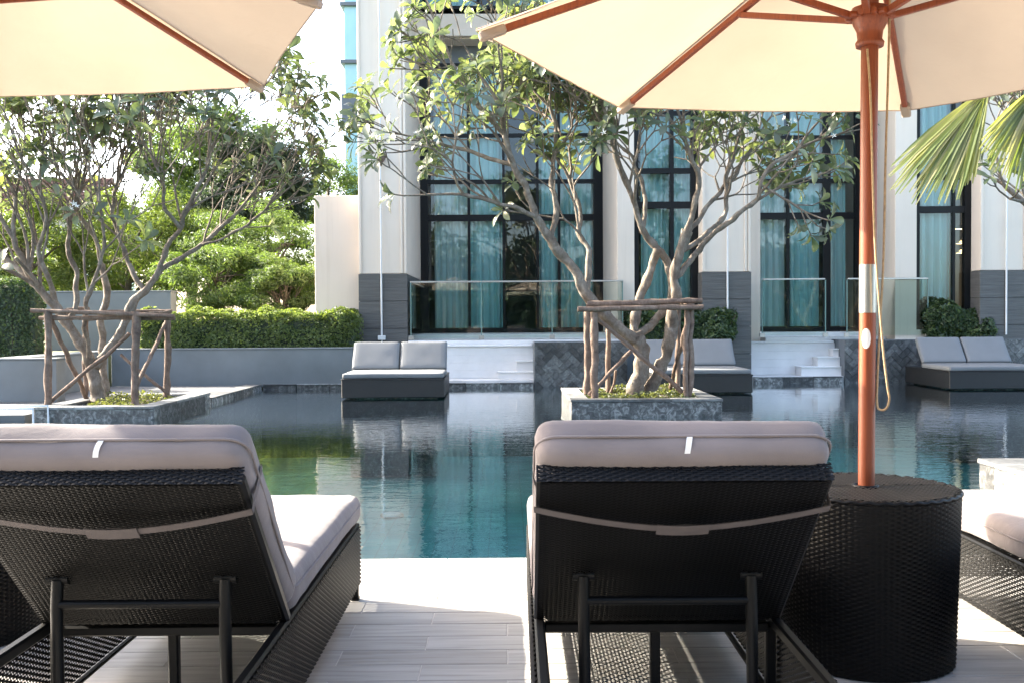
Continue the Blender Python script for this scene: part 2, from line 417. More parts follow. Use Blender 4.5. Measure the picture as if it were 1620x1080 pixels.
for r in range(16):
    y = POOL_EDGE - (r+.5)*TH
    if r % 2 == 0:
        for k in range(13): tile(full, X0 + (k+.5)*TW, y)
    else:
        tile(half, X0 + TW/4, y); tile(half, X1 - TW/4, y)
        for k in range(12): tile(full, X0 + (k+1)*TW, y)

# paving at the left of the pool
struct('paving', MB().box((-11, 15.05, -1.3), (-4.75, 18.15, .03)).box((-11, 12.62, -1.3), (-6.1, 15.05, .03)), M['paving'])

# stone kerb round the pool: blocks
def kerb(name, label, pts, wdt, z0, z1, L=.62):
    """row of stone blocks along a straight line; pts = (x0,y0),(x1,y1) of the water side, wdt to the left of it"""
    a, b = Vector((*pts[0], 0)), Vector((*pts[1], 0)); d = (b-a); n = max(1, round(d.length/L)); d.normalize(); s = Vector((-d.y, d.x, 0))
    t = thing(name, label, 'kerb', (a.x, a.y, 0))
    for i in range(n):
        p, q = a + (b-a)*(i/n) + d*.003, a + (b-a)*((i+1)/n) - d*.003
        Mx = Matrix.Translation(p) @ Matrix((( d.x, s.x, 0, 0), (d.y, s.y, 0, 0), (0, 0, 1, 0), (0, 0, 0, 1)))
        MB().box((0, rng.uniform(-.006,.004), z0), ((q-p).length, wdt, z1 + rng.uniform(-.003,.003)), M=Mx, bev=.006).build('kerb_stone', M['stone'], t)
        MB().box((0, -.012, z1+.0045), ((q-p).length, wdt+.005, z1+.022), M=Mx, bev=.004).build('coping_stone', M['coping'], t)
    return t
LK = -4.45
kerb('pool_kerb', 'long grey stone pool kerb along the left side behind the planted box', ((LK, 15.06), (LK, 18.12)), .28, -1.29, .03)
kerb('pool_kerb', 'grey stone pool kerb below the blue grey garden wall at the far end', ((LK+.02, 18.14), (-2.6, 18.14)), .3, -1.29, .03)
kerb('pool_kerb', 'grey stone pool kerb in front of the white stairs behind the left daybed', ((-2.58, 18.14), (.50, 18.14)), .4, -1.29, .03)
kerb('pool_kerb', 'grey stone pool kerb in front of the white stairs beside the parasol pole', ((4.72, 18.9), (6.42, 18.9)), .4, -1.29, .06)

# ------------------------------------------------------------------ planters
def planter(label, x0, x1, y0, y1, zt, wall=.22, z0=-1.28, cover=900, mat='stone'):
    t = thing('planter_box', label, 'planter', ((x0+x1)/2, (y0+y1)/2, z0))
    zc = zt - .035
    for nm, a, b in (('front_wall', (x0,y0,z0), (x1,y0+wall,zc)), ('back_wall', (x0,y1-wall,z0), (x1,y1,zc)),
                     ('side_wall', (x0,y0+wall+.002,z0), (x0+wall,y1-wall-.002,zc)), ('side_wall', (x1-wall,y0+wall+.002,z0), (x1,y1-wall-.002,zc))):
        MB().box(a, b, bev=.004).build(nm, M[mat], t)
    o = .012; cw = wall + .012
    def cop(a0, b0, horizontal):
        L = (b0[0]-a0[0]) if horizontal else (b0[1]-a0[1]); n = max(1, round(L/.6))
        for i in range(n):
            if horizontal: A = (a0[0]+L*i/n+.002, a0[1], zc+.001); B = (a0[0]+L*(i+1)/n-.002, b0[1], zt)
            else: A = (a0[0], a0[1]+L*i/n+.002, zc+.001); B = (b0[0], a0[1]+L*(i+1)/n-.002, zt)
            MB().box(A, B, bev=.004).build('coping_stone', M['coping'], t)
    cop((x0-o, y0-o), (x1+o, y0+cw), True); cop((x0-o, y1-cw), (x1+o, y1+o), True)
    cop((x0-o, y0+cw+.002), (x0+cw, y1-cw-.002), False); cop((x1-cw, y0+cw+.002), (x1+o, y1-cw-.002), False)
    def soil(u, v):
        x, y = x0+wall-.02+(x1-x0-2*wall+.04)*u, y0+wall-.02+(y1-y0-2*wall+.04)*v
        return (x, y, zt-.07+.05*noise.noise(Vector((x*3, y*3, 1))))
    MB().grid(soil, 16, 16).build('soil', M['soil'], t)
    return t

def leaf_cloud(P, N, size, rgen, aspect=.45, jitter=.7, fold=.25):
    """numpy: one folded leaf (2 quads) per point P, facing roughly N; returns V, F"""
    n = len(P); P = np.asarray(P); N = np.asarray(N)
    N = N + rgen.normal(0, jitter, (n, 3)); N /= np.linalg.norm(N, axis=1, keepdims=True) + 1e-9
    A = rgen.normal(0, 1, (n, 3)); A -= N * np.sum(A*N, axis=1, keepdims=True); A /= np.linalg.norm(A, axis=1, keepdims=True) + 1e-9
    B = np.cross(N, A); s = (size * rgen.uniform(.6, 1.3, n))[:, None]
    up = N * s * fold * aspect
    v0 = P - A*s*.5; v1 = P + B*s*aspect*.5 + up; v2 = P + A*s*.5; v3 = P - B*s*aspect*.5 + up
    V = np.stack([v0, v1, v2, v3], 1).reshape(-1, 3)
    i = np.arange(n)*4
    F = np.concatenate([np.stack([i, i+1, i+2], 1), np.stack([i, i+2, i+3], 1)])
    return V, F
def cloud_obj(name, P, N, size, mat, parent, seed=1, aspect=.45, jitter=.7, kind='stuff', label=None):
    V, F = leaf_cloud(P, N, size, np.random.default_rng(seed), aspect, jitter)
    if parent is not None: V = V - np.array(ORI[parent.name])
    return link(name, np_mesh(name, V, F), parent, mat, kind, label)

PL = dict(x0=-5.98, x1=-4.47, y0=12.62, y1=15.02)
CF = onz(905, 661, WZ); CR = onz(1142, 658, WZ)
PC = dict(x0=CF.x, x1=CR.x, y0=12.55, y1=14.75)
pl_left = planter('grey stone planter box of the staked tree by the left garden wall', zt=.13, **PL)
pl_mid = planter('square grey stone planter box standing alone in the middle of the pool', zt=.185, **PC)
pl_palm = planter('sunlit pale stone planter box at the right edge behind the white lounger', 3.44, 5.6, 5.35, 7.2, .17)
pl_right = planter('grey stone planter box at the right end of the pool under a frangipani', 8.2, 9.9, 12.6, 14.6, .185)
def cover(p, b, n, seed, label, zt):
    g = np.random.default_rng(seed)
    P = np.stack([g.uniform(b['x0']+.25, b['x1']-.25, n), g.uniform(b['y0']+.25, b['y1']-.25, n), np.zeros(n)], 1)
    k = np.array([noise.noise(Vector((x*2.2, y*2.2, seed))) for x, y, _ in P]); P = P[k > -.12]; k = k[k > -.12]
    P[:, 2] = zt - .05 + g.uniform(0, 1, len(P))*(.03 + .16*np.clip(k+.1, 0, 1))
    o = cloud_obj('ground_cover', P, np.tile((0,0,1.0), (len(P),1)), .055, M['groundcover'], None, seed, .6)
    props(o, label, 'ground cover')
cover(pl_left, PL, 1500, 3, 'sparse pale ground cover under the left staked tree', .13)
cover(pl_mid, PC, 4200, 4, 'yellow green ground cover around the trunk in the middle planter', .185)

# ------------------------------------------------------------------ garden walls and hedges at the left
def wallobj(label, a, b, cap=True, name='garden_wall', mat='grey_render'):
    t = thing(name, label, 'wall', ((a[0]+b[0])/2, a[1], a[2]))
    MB().box(a, (b[0], b[1], b[2]-.03), bev=.004).build('wall_face', M[mat], t)
    MB().box((a[0]-.01, a[1]-.012, b[2]-.028), (b[0]+.012, b[1]+.01, b[2]), bev=.005).build('wall_cap', M[mat], t)
    return t
zw = at(400, 550, 18.3).z
wallobj('long blue grey rendered wall under the clipped hedge', (-7.2, 18.2, .0), (-2.80, 18.5, zw))
p = at(88, 566, 14.7)
wallobj('low grey wall end at the left edge beside the planter', (-11, 14.72, .03), (p.x, 15.0, p.z))
wallobj('grey wall running back at the far left below the dark hedge', (-7.6, 15.02, .03), (-7.25, 18.19, zw-.03))
p0, p1 = at(72, 461, 20.4), at(270, 461, 20.4)
wallobj('pale grey block wall behind the staked tree above the hedge', (p0.x, 20.4, .62), (p1.x, 20.75, p0.z))
p0, p1 = at(497, 310, 19.2), at(567, 310, 19.2)
t = thing('boundary_wall', 'tall plain beige wall slab between the trees and the hotel', 'wall', ((p0.x+p1.x)/2, 19.2, 0))
MB().box((p0.x, 19.2, .0), (p1.x+.02, 22.5, p0.z), bev=.006).build('wall_face', M['stucco_b'], t)

def hedge(name, label, a, b, n, size, mat, seed, cat='hedge', rnd=.10, bumpy=.09):
    """clipped leaf mass filling the box a..b"""
    g = np.random.default_rng(seed); a = np.array(a, float); b = np.array(b, float); c = (a+b)/2; h = (b-a)/2
    t = thing(name, label, cat, (c[0], c[1], a[2]))
    # points spread evenly over faces
    ax = g.choice(3, n, p=(h[[1,0,0]]*h[[2,2,1]]) / np.sum(h[[1,0,0]]*h[[2,2,1]]))
    U = g.uniform(-1, 1, (n, 3)); sg = np.where(g.uniform(size=n) < .5, -1., 1.)
    deep = 1 - np.abs(g.normal(0, .12, n)); U[np.arange(n), ax] = sg*deep
    N = np.zeros((n, 3)); N[np.arange(n), ax] = sg; N[:, 2] += .4
    k = np.array([noise.noise(Vector((u[0]*h[0]*2.2+seed, u[1]*h[1]*2.2, u[2]*h[2]*2.2))) for u in U])
    rr = np.clip(1 - rnd*np.maximum(0, np.abs(U[:, 0])**6 + np.abs(U[:, 2])**6 + np.abs(U[:, 1])**6 - 1), .7, 1)
    P = c + U*h*rr[:, None] + N*(k*bumpy)[:, None]
    P[:, 2] = np.maximum(P[:, 2], a[2] + .01)
    cloud_obj('foliage', P, N, size, mat, t, seed, .5, .8)
    m = MB()
    for i in range(int(max(3, (b[0]-a[0])*5))):
        x = a[0]+.08 + (b[0]-a[0]-.16)*g.uniform(); y = g.uniform(a[1]+.08, b[1]-.08)
        m.tube([(x, y, a[2]-.02), (x+g.uniform(-.05,.05), y, a[2]+(b[2]-a[2])*.45), (x+g.uniform(-.1,.1), y, a[2]+(b[2]-a[2])*.8)], [.014, .010, .005], 5)
    m.build('stem', M['bark2'], t, kind='stuff')
    # dark woody core so that the mass reads solid
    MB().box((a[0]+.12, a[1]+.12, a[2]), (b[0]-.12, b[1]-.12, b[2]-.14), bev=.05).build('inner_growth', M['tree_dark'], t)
    return t
p0, p1 = at(222, 494, 18.9), at(575, 496, 18.9)
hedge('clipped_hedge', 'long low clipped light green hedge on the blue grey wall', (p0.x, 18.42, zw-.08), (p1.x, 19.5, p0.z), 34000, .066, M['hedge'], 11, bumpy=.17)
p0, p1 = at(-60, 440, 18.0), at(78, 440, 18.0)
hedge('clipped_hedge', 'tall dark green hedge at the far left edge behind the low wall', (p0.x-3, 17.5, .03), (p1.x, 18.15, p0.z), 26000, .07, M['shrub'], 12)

# ------------------------------------------------------------------ the hotel
FY, WY, NY, WY2 = 19.0, 22.2, 19.42, 21.2
PZ = .90
hotel = thing('hotel_building', 'cream hotel facade with tall black framed windows and grey pilaster bases', 'building', (4, 22, 0))
def hb(name, a, b, mat, bev=.006, parent=None): return MB().box(a, b, bev=bev).build(name, M[mat], parent or hotel)
def X(px, Y, py=500): return at(px, py, Y).x
def Z(py, Y, px=800): return at(px, py, Y).z
HT = 13.5
def pilaster(xa, xb, back=None):
    back = back or WY+.3
    zb = Z(432, FY, 900)
    p_ = hb('pilaster', (xa, FY, zb+.004), (xb, back, HT), 'stucco')
    w_ = xb - xa
    # raised margins on the face
    for u0, u1 in ((.0, .055), (.875, .925), (.95, 1.0)):
        MB().box((xa+w_*u0, FY-.03, zb+.006), (xa+w_*u1, FY-.001, HT-.01), bev=.006).build('moulding', M['stucco'], p_)
    base = hb('pilaster_base', (xa+.01, FY+.01, -1.29), (xb-.01, back-.1, zb), 'dark', 0)
    n = 4; hh = zb/n
    for i in range(n):
        MB().box((xa-.012, FY-.03, i*hh+.004), (xb+.012, FY+.009, (i+1)*hh-.003), bev=.004).build('slate_slab', M['slate'], base)
        MB().box((xb-.009, FY+.012, i*hh+.004), (xb+.012, back-.5 if back > 20 else back-.12, (i+1)*hh-.003), bev=.004).build('slate_slab', M['slate'], base)
        MB().box((xa-.012, FY+.012, i*hh+.004), (xa+.009, back-.5 if back > 20 else back-.12, (i+1)*hh-.003), bev=.004).build('slate_slab', M['slate'], base)
    return p_
xA0, xA1 = X(569, FY), X(644, FY)
pilaster(xA0, xA1)
xC0, xC1 = X(1111, FY), X(1187, FY)
pilaster(xC0, xC1)
xE0 = X(1550, FY); pilaster(xE0, xE0+.95, 19.62)
# piers and set-back strips
xB0 = X(954, WY); xB1 = X(1004, 19.3)
hb('pier', (xB0, 19.3, .6), (xB1, WY+.3, HT), 'stucco')
xS1 = X(1203, 20.0)
hb('pier', (xC1+.003, 20.0, .0), (xS1, WY+.3, HT), 'stucco_b')
xD0 = X(1416, 19.3); xD1 = X(1450, 19.3)
hb('pier', (xD0, 19.3, .6), (xD1, WY+.3, HT), 'stucco')
hb('wall', (xE0+.953, 19.4, .0), (16, WY+.3, HT), 'stucco')

def curtain_mesh(x0, x1, z0, z1, Y, amp=.075, wl=.15, seed=0, gather=1.0):
    g = random.Random(seed); ph = g.uniform(0, 6); n = max(14, int((x1-x0)/wl*8))
    def fn(u, v):
        x = x0 + (x1-x0)*u
        a = 2*math.pi*x/wl + ph + 1.1*math.sin(x*5+ph)
        y = Y + amp*math.sin(a)*(.75+.25*math.sin(x*7+seed)) + .015*math.sin(2.3*a+1) + .02*math.sin(v*3+x*4)
        return (x + .012*math.cos(a), y, z0 + (z1-z0)*v)
    return MB().grid(fn, n, 6)
def window(x0, x1, z0, z1, Y, mull, trans, curtains, jl=.14, jr=.14, top=.12, bot=.07, panes=True, seed=0):
    """mull: list of (x, width); trans: list of (z, height); curtains: (x0, x1, material)"""
    w_ = thing('window', None, None, (0,0,0)); w_.parent = hotel; w_.location = -Vector(hotel.location); ORI[w_.name] = Vector((0,0,0))
    f = MB()
    f.box((x0, Y-.06, z0), (x0+jl, Y+.08, z1)); f.box((x1-jr, Y-.06, z0), (x1, Y+.08, z1))
    f.box((x0+jl, Y-.055, z1-top), (x1-jr, Y+.075, z1)); f.box((x0+jl, Y-.055, z0), (x1-jr, Y+.075, z0+bot))
    f.build('window_frame', M['blackframe'], w_)
    xs = [x0+jl] + [m_ for m_ in mull] + [x1-jr]
    for mx, mw in mull:
        MB().box((mx-mw/2, Y-.05, z0+bot), (mx+mw/2, Y+.07, z1-top)).build('mullion', M['blackframe'], w_)
    cols = []; prev = x0+jl
    for mx, mw in mull: cols.append((prev, mx-mw/2)); prev = mx+mw/2
    cols.append((prev, x1-jr))
    for tz, th in trans:
        for a, b in cols: MB().box((a, Y-.045, tz-th/2), (b, Y+.065, tz+th/2)).build('transom', M['blackframe'], w_)
    rows = []; pz = z0+bot
    for tz, th in sorted(trans): rows.append((pz, tz-th/2)); pz = tz+th/2
    rows.append((pz, z1-top))
    for a, b in cols:
        for c, d in rows:
            MB().box((a, Y-.012, c), (b, Y+.0, d)).build('pane', M['glass'], w_)
    for i, (a, b, mt) in enumerate(curtains):
        curtain_mesh(a, b, z0+bot+.02, z1-top-.05, Y+.19, seed=seed+i).build('curtain', M[mt], w_)
    return w_
# wide window behind the left railing
z0 = PZ+.02; ztop = Z(101, WY)
g_ = lambda px: X(px, WY)
window(g_(659), xB0, z0, ztop, WY,
       [(g_(743), .06), (g_(798), .05), (g_(851), .05), (g_(885), .06)],
       [(Z(345, WY), .14), (Z(288, WY), .09), (Z(215, WY), .08)],
       [(g_(688), g_(742), 'sheer'), (g_(744), g_(796), 'curtain'), (g_(854), g_(884), 'curtain'), (g_(886), g_(940), 'curtain')], jl=.28, jr=.2, seed=1)
hb('window_header', (g_(655), WY-.05, ztop+.003), (xB0, WY+.25, Z(74, WY)), 'greyframe', 0)
hb('spandrel', (g_(640), 21.6, Z(74, WY)+.003), (xB0, WY+.3, Z(22, 21.6)), 'stucco')
hb('cornice', (g_(650), 21.45, Z(60, 21.6)), (xB0-.05, 21.597, Z(50, 21.6)), 'stucco')
zu = Z(20, WY)
window(g_(648), xB0, zu, zu+2.6, WY-.2, [(g_(676), .06), (g_(760), .06), (g_(850), .06)], [(zu+1.9, .08)],
       [(g_(655), g_(757), 'curtain'), (g_(800), g_(930), 'curtain')], jl=.08, jr=.1, seed=40)
hb('spandrel', (g_(640), 21.6, zu+2.603), (xB0, WY+.3, HT), 'stucco')
# narrow window
n_ = lambda px: X(px, NY)
zt2 = Z(85, NY)
window(xB1+.003, xC0-.003, .95, zt2, NY, [(n_(1063), .07)], [(Z(325, NY, 1050), .13), (Z(271, NY, 1050), .10), (Z(180, NY, 1050), .08)],
       [(n_(1016), n_(1060), 'curtain'), (n_(1064), n_(1094), 'curtain')], jl=.09, jr=.14, seed=11)
hb('spandrel', (xB1+.002, NY-.1, zt2+.003), (xC0-.002, WY+.3, HT), 'stucco')
hb('wall_sill', (xB1+.002, NY-.1, .6), (xC0-.002, NY+.2, .947), 'stucco')
# wide window behind the parasol pole
g2 = lambda px: X(px, WY2)
window(xS1+.003, xD0-.003, z0, Z(101, WY2, 1280), WY2, [(g2(1246), .06), (g2(1307), .16)],
       [(Z(342, WY2, 1280), .14), (Z(287, WY2, 1280), .09), (Z(218, WY2, 1280), .08)],
       [(xS1+.1, g2(1243), 'sheer'), (g2(1250), g2(1301), 'curtain'), (g2(1314), xD0-.25, 'curtain')], jl=.06, jr=.12, seed=21)
hb('spandrel', (xS1+.002, 20.9, Z(101, WY2, 1280)+.003), (xD0-.002, WY+.3, HT), 'stucco')
# narrow window at the right edge, lamps inside
window(xD1+.003, xE0-.003, .95, Z(90, NY, 1500), NY, [(n_(1507), .05)], [(Z(332, NY, 1500), .13), (Z(281, NY, 1500), .10)],
       [(n_(1460), n_(1509), 'curtain'), (n_(1533), n_(1540), 'curtain')], jl=.08, jr=.12, seed=31)
hb('spandrel', (xD1+.002, NY-.1, Z(90, NY, 1500)+.003), (xE0-.002, WY+.3, HT), 'stucco')
hb('wall_sill', (xD1+.002, NY-.1, .6), (xE0-.002, NY+.2, .947), 'stucco')
# rooms behind the glass
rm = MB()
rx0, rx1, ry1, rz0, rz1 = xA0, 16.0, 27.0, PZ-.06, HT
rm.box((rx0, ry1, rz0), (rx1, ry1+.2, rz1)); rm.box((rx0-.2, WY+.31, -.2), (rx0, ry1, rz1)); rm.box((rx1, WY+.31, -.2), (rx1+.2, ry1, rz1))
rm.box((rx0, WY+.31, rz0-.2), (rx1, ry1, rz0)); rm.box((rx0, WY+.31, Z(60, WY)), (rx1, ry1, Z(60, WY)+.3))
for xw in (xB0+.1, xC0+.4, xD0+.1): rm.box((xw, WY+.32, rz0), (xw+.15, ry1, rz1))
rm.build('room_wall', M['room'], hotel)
hb('roof', (xA0-.3, 18.7, HT+.003), (16.3, 27.4, HT+.4), 'stucco')
# patio slab with two low steps, plinth
hb('patio', (xA1+.02, 19.62, -.2), (xB0-.005, WY-.07, PZ), 'whitestone')
hb('patio_step', (xA1+.02, 18.95, -.2), (xB0-.005, 19.617, PZ-.09), 'whitestone')
hb('patio', (xS1+.01, 20.25, -.2), (xD0-.01, WY2-.07, PZ), 'whitestone')
hb('patio_step', (xC1+.48, 19.72, -.2), (xD0-.01, 20.247, PZ-.09), 'whitestone')
# pendant lamps seen through the right window
for i, (px, py) in enumerate(((1519, 363), (1522, 386), (1522, 401))):
    c = at(px, py, 20.6)
    t = thing('pendant_lamp', ('uppermost', 'middle', 'lowest')[i] + ' of three glowing pendant lamps inside the right window', 'lamp', c, 'pendant lamps inside the right window')
    MB().lathe([(.015, .08), (.05, .07), (.125, .015), (.135, 0)], c, 20, cap=False).build('shade', M['steel'], t)
    MB().lathe([(.0, .0), (.12, .004), (.127, .012)], c, 20, cap=False).build('diffuser', M['lamp'], t)
    MB().tube([c+Vector((0,0,.1)), c+Vector((0,0,1.6))], .006, 5).build('cord', M['blackframe'], t)

# down pipes and cables on the pilasters
def cable(label, px, Y, ztop, zbot, boxes):
    x = X(px, Y, 480); t = thing('cable_conduit', label, 'conduit', (x, Y, zbot))
    MB().tube([(x, Y, zbot), (x, Y, ztop)], .017, 8).build('pipe', M['white'], t)
    for zb_, wd, hh in boxes: MB().box((x-wd/2, Y-.06, zb_-hh/2), (x+wd/2, Y+.03, zb_+hh/2), bev=.008).build('junction_box', M['white'], t)
    return t
cable('thin white conduit down the left grey and cream pilaster', 603.5, FY-.055, 13, Z(545, FY), [(Z(533, FY), .14, .085)])
c = at(603, 255, FY-.1); t = thing('wall_lamp', 'small brown lamp on the conduit of the left pilaster', 'lamp', c)
MB().lathe([(.02, .16), (.05, .12), (.09, .06), (.075, .02), (.03, -.03), (.012, -.10)], c, 14).build('lamp_body', M['stake'], t)
cable('thin white conduit down the middle pilaster behind the tree', 1151, FY-.055, 13, .9, [])
cable('thin white conduit down the pilaster at the right edge', 1592, FY-.055, 13, .85, [])

# ------------------------------------------------------------------ stairs and stone walls at the far side of the pool
def clip(poly, x0, x1, z0, z1):
    for ax, lim, sg in ((0, x0, 1), (0, x1, -1), (1, z0, 1), (1, z1, -1)):
        out = []
        for i in range(len(poly)):
            a, b = poly[i-1], poly[i]; ia = (a[ax]-lim)*sg >= 0; ib = (b[ax]-lim)*sg >= 0
            if ia != ib:
                tt = (lim-a[ax])/(b[ax]-a[ax]); out.append((a[0]+(b[0]-a[0])*tt, a[1]+(b[1]-a[1])*tt))
            if ib: out.append(b)
        poly = out
        if not poly: return []
    return poly
def area(p): return abs(sum(p[i-1][0]*p[i][1]-p[i][0]*p[i-1][1] for i in range(len(p))))/2
def stone_wall(label, x0, x1, Y, zb, zt, dep):
    t = thing('stone_planter_wall', label, 'wall', ((x0+x1)/2, Y, zb))
    MB().box((x0, Y, -1.29), (x1, Y+dep, zt-.002)).build('wall_core', M['greyframe'], t)
    L, Wd, g = .225, .1125, .006
    ca, sa = math.cos(R(45)), math.sin(R(45))
    N = 26
    for i in range(-N, N):
        for j in range(-N, N):
            # herringbone: L = 2W
            for o in (0, 1):
                if o == 0: a0, b0, a1, b1 = 0, 0, L, Wd
                else: a0, b0, a1, b1 = 0, Wd, Wd, Wd+L
                # lattice vectors (W, W) and (L, -L) of the 2:1 herringbone
                px_, py_ = i*Wd + j*L, i*Wd - j*L
                q = [(a0+g/2+px_, b0+g/2+py_), (a1-g/2+px_, b0+g/2+py_), (a1-g/2+px_, b1-g/2+py_), (a0+g/2+px_, b1-g/2+py_)]
                q = [(x0 + ca*a - sa*b, zb + sa*a + ca*b) for a, b in q]
                q = [(a + (x1-x0)/2, b + (zt-zb)/2) for a, b in q]
                if max(a for a, b in q) < x0 or min(a for a, b in q) > x1 or max(b for a, b in q) < zb or min(b for a, b in q) > zt: continue
                q = clip(q, x0+.004, x1-.004, zb, zt-.004)
                if len(q) < 3 or area(q) < .0006: continue
                pr = rng.uniform(.012, .026); n = len(q)
                vs = [(a, Y-pr, b) for a, b in q] + [(a, Y+.001, b) for a, b in q]
                fs = [tuple(range(n-1, -1, -1))] + [(k, (k+1) % n, (k+1) % n + n, k+n) for k in range(n)]
                MB().add(vs, fs).build('stone_tile', M['stone_tile'], t)
    return t
SY = 18.12
sx0, sx1 = X(845, SY), X(992, SY)
zst = Z(541, SY, 900)
stone_wall('dark stone wall with diagonal tiles between the left stairs and the tree', sx0, sx1, SY, -.3, zst, 1.0)
RY = 18.95
rx_0 = X(1336, RY); zst2 = Z(537, RY, 1450)
stone_wall('dark stone wall with diagonal tiles behind the daybed at the right', rx_0, 10.6, RY, -.3, zst2, .75)
single('planter_wall', MB().box((sx1+.003, 18.62, -1.29), (xC0-.015, 19.6, zst-.02), bev=.006), M['grey_render'], 'dark low wall under the shrub behind the middle daybed', 'wall')

def stairs(label, x0, x1, Y0, Y1, z0, ztop, steps):
    t = thing('white_stairs', label, 'stairs', ((x0+x1)/2, Y0, z0))
    MB().box((x0, Y0+.02, -.25), (x1, Y1, z0), bev=.008).build('landing', M['whitestone'], t)
    n = 4; h = (ztop-z0-.02)/n
    for i in range(n):
        MB().box((x0, Y1+.002, z0+.002+i*h), (x1, Y1+.18, z0+.0012+(i+1)*h), bev=.0015).build('wall_board', M['whitestone'], t)
    MB().box((x0-.03, Y1-.03, ztop-.016), (x1-.02, Y1+.2, ztop+.022), bev=.008).build('coping', M['white'], t)
    for (xa, zz, yy) in steps:
        MB().box((xa, yy, z0+.002), (x1-.002, Y1-.002, zz-.03)).build('riser', M['whitestone'], t)
        MB().box((xa-.015, yy-.015, zz-.028), (x1-.002, Y1-.001, zz), bev=.005).build('tread', M['white'], t)  # light from above put into the colour: treads paler than the risers
    return t
YB = 18.95
stairs('white stone stairs with landing beside the left daybed', X(640, 18.3), sx0-.004, 18.2, YB-.22, Z(600, 18.3, 760), Z(547, YB-.2, 760),
       [(X(788, 18.45), Z(587, 18.45, 800), 18.42), (X(817, 18.55), Z(570, 18.55, 800), 18.52)])
stairs('white stone stairs with landing beside the parasol pole', xC1+.02, rx_0-.004, 18.95, 19.5, Z(594.5, 19.0, 1260), Z(541, 19.5, 1260),
       [(X(1268, 19.1), Z(579, 19.1, 1280), 19.1), (X(1294, 19.18), Z(564, 19.18, 1300), 19.18), (X(1318, 19.26), Z(551, 19.26, 1320), 19.26)])

# ------------------------------------------------------------------ glass railings
def railing(label, xa, xb, Ya, Ye, zb, zt, posts, left=True, right=True, gap=None):
    t = thing('glass_railing', label, 'railing', ((xa+xb)/2, Ya, zb))
    segs = [(posts[i], posts[i+1]) for i in range(len(posts)-1)]
    for a, b in segs:
        if gap and abs((a+b)/2-gap) < .3: continue
        MB().box((a+.012, Ya, zb), (b-.012, Ya+.012, zt-.012)).build('glass_panel', M['railglass'], t)
        MB().box((a+.01, Ya-.014, zt-.010), (b-.01, Ya+.026, zt+.022), bev=.005).build('top_rail', M['steel'], t)
    for on, x in ((left, xa), (right, xb)):
        if on:
            Yb = Ye[0 if x == xa else 1]
            MB().box((x-.006, Ya+.04, zb), (x+.006, Yb, zt-.012)).build('glass_panel', M['railglass'], t)
            MB().box((x-.008, Ya+.024, zb), (x+.008, Ya+.036, zt-.012)).build('glass_edge', M['glassedge'], t)
            MB().box((x-.02, Ya+.03, zt-.010), (x+.02, Yb, zt+.022), bev=.005).build('top_rail', M['steel'], t)
    for x in posts:
        MB().box((x-.010, Ya-.001, zb-.001), (x+.010, Ya+.013, zt-.012)).build('glass_edge', M['glassedge'], t)
        MB().box((x-.05, Ya-.012, zb-.03), (x+.05, Ya+.028, zb+.05), bev=.004).build('clamp', M['steel'], t)
    return t
ra, rb = X(650, 18.98), X(985, 18.98)
railing('glass balustrade with steel top rail before the wide left window', ra, rb, 18.98, (21.9, 19.28), PZ-.05, Z(446, 18.98, 815), [ra, ra+(rb-ra)/3, ra+2*(rb-ra)/3, rb])
r0, r1, r2, r3 = X(1206, 19.25), X(1306, 19.25), X(1340, 19.25), X(1468, 19.25)
railing('glass balustrade with steel top rail behind the parasol pole', r0, r3, 19.25, (19.9, 19.29), PZ-.05, Z(442, 19.3, 1340), [X(1206, 19.25), X(1306, 19.25), X(1340, 19.25), X(1468, 19.25)], left=False, gap=(X(1323, 19.25)))

# shrubs in the stone planters
a, b = at(985, 492, 19.2), at(1163, 492, 19.2)
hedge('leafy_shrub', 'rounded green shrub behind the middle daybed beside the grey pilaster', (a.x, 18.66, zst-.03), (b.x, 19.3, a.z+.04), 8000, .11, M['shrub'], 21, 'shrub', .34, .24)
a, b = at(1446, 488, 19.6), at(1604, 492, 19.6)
hedge('leafy_shrub', 'wide dark green shrub on the stone wall behind the right daybed', (a.x, 19.05, zst2-.01), (b.x, 19.66, a.z+.04), 11000, .11, M['shrub'], 22, 'shrub', .30, .24)

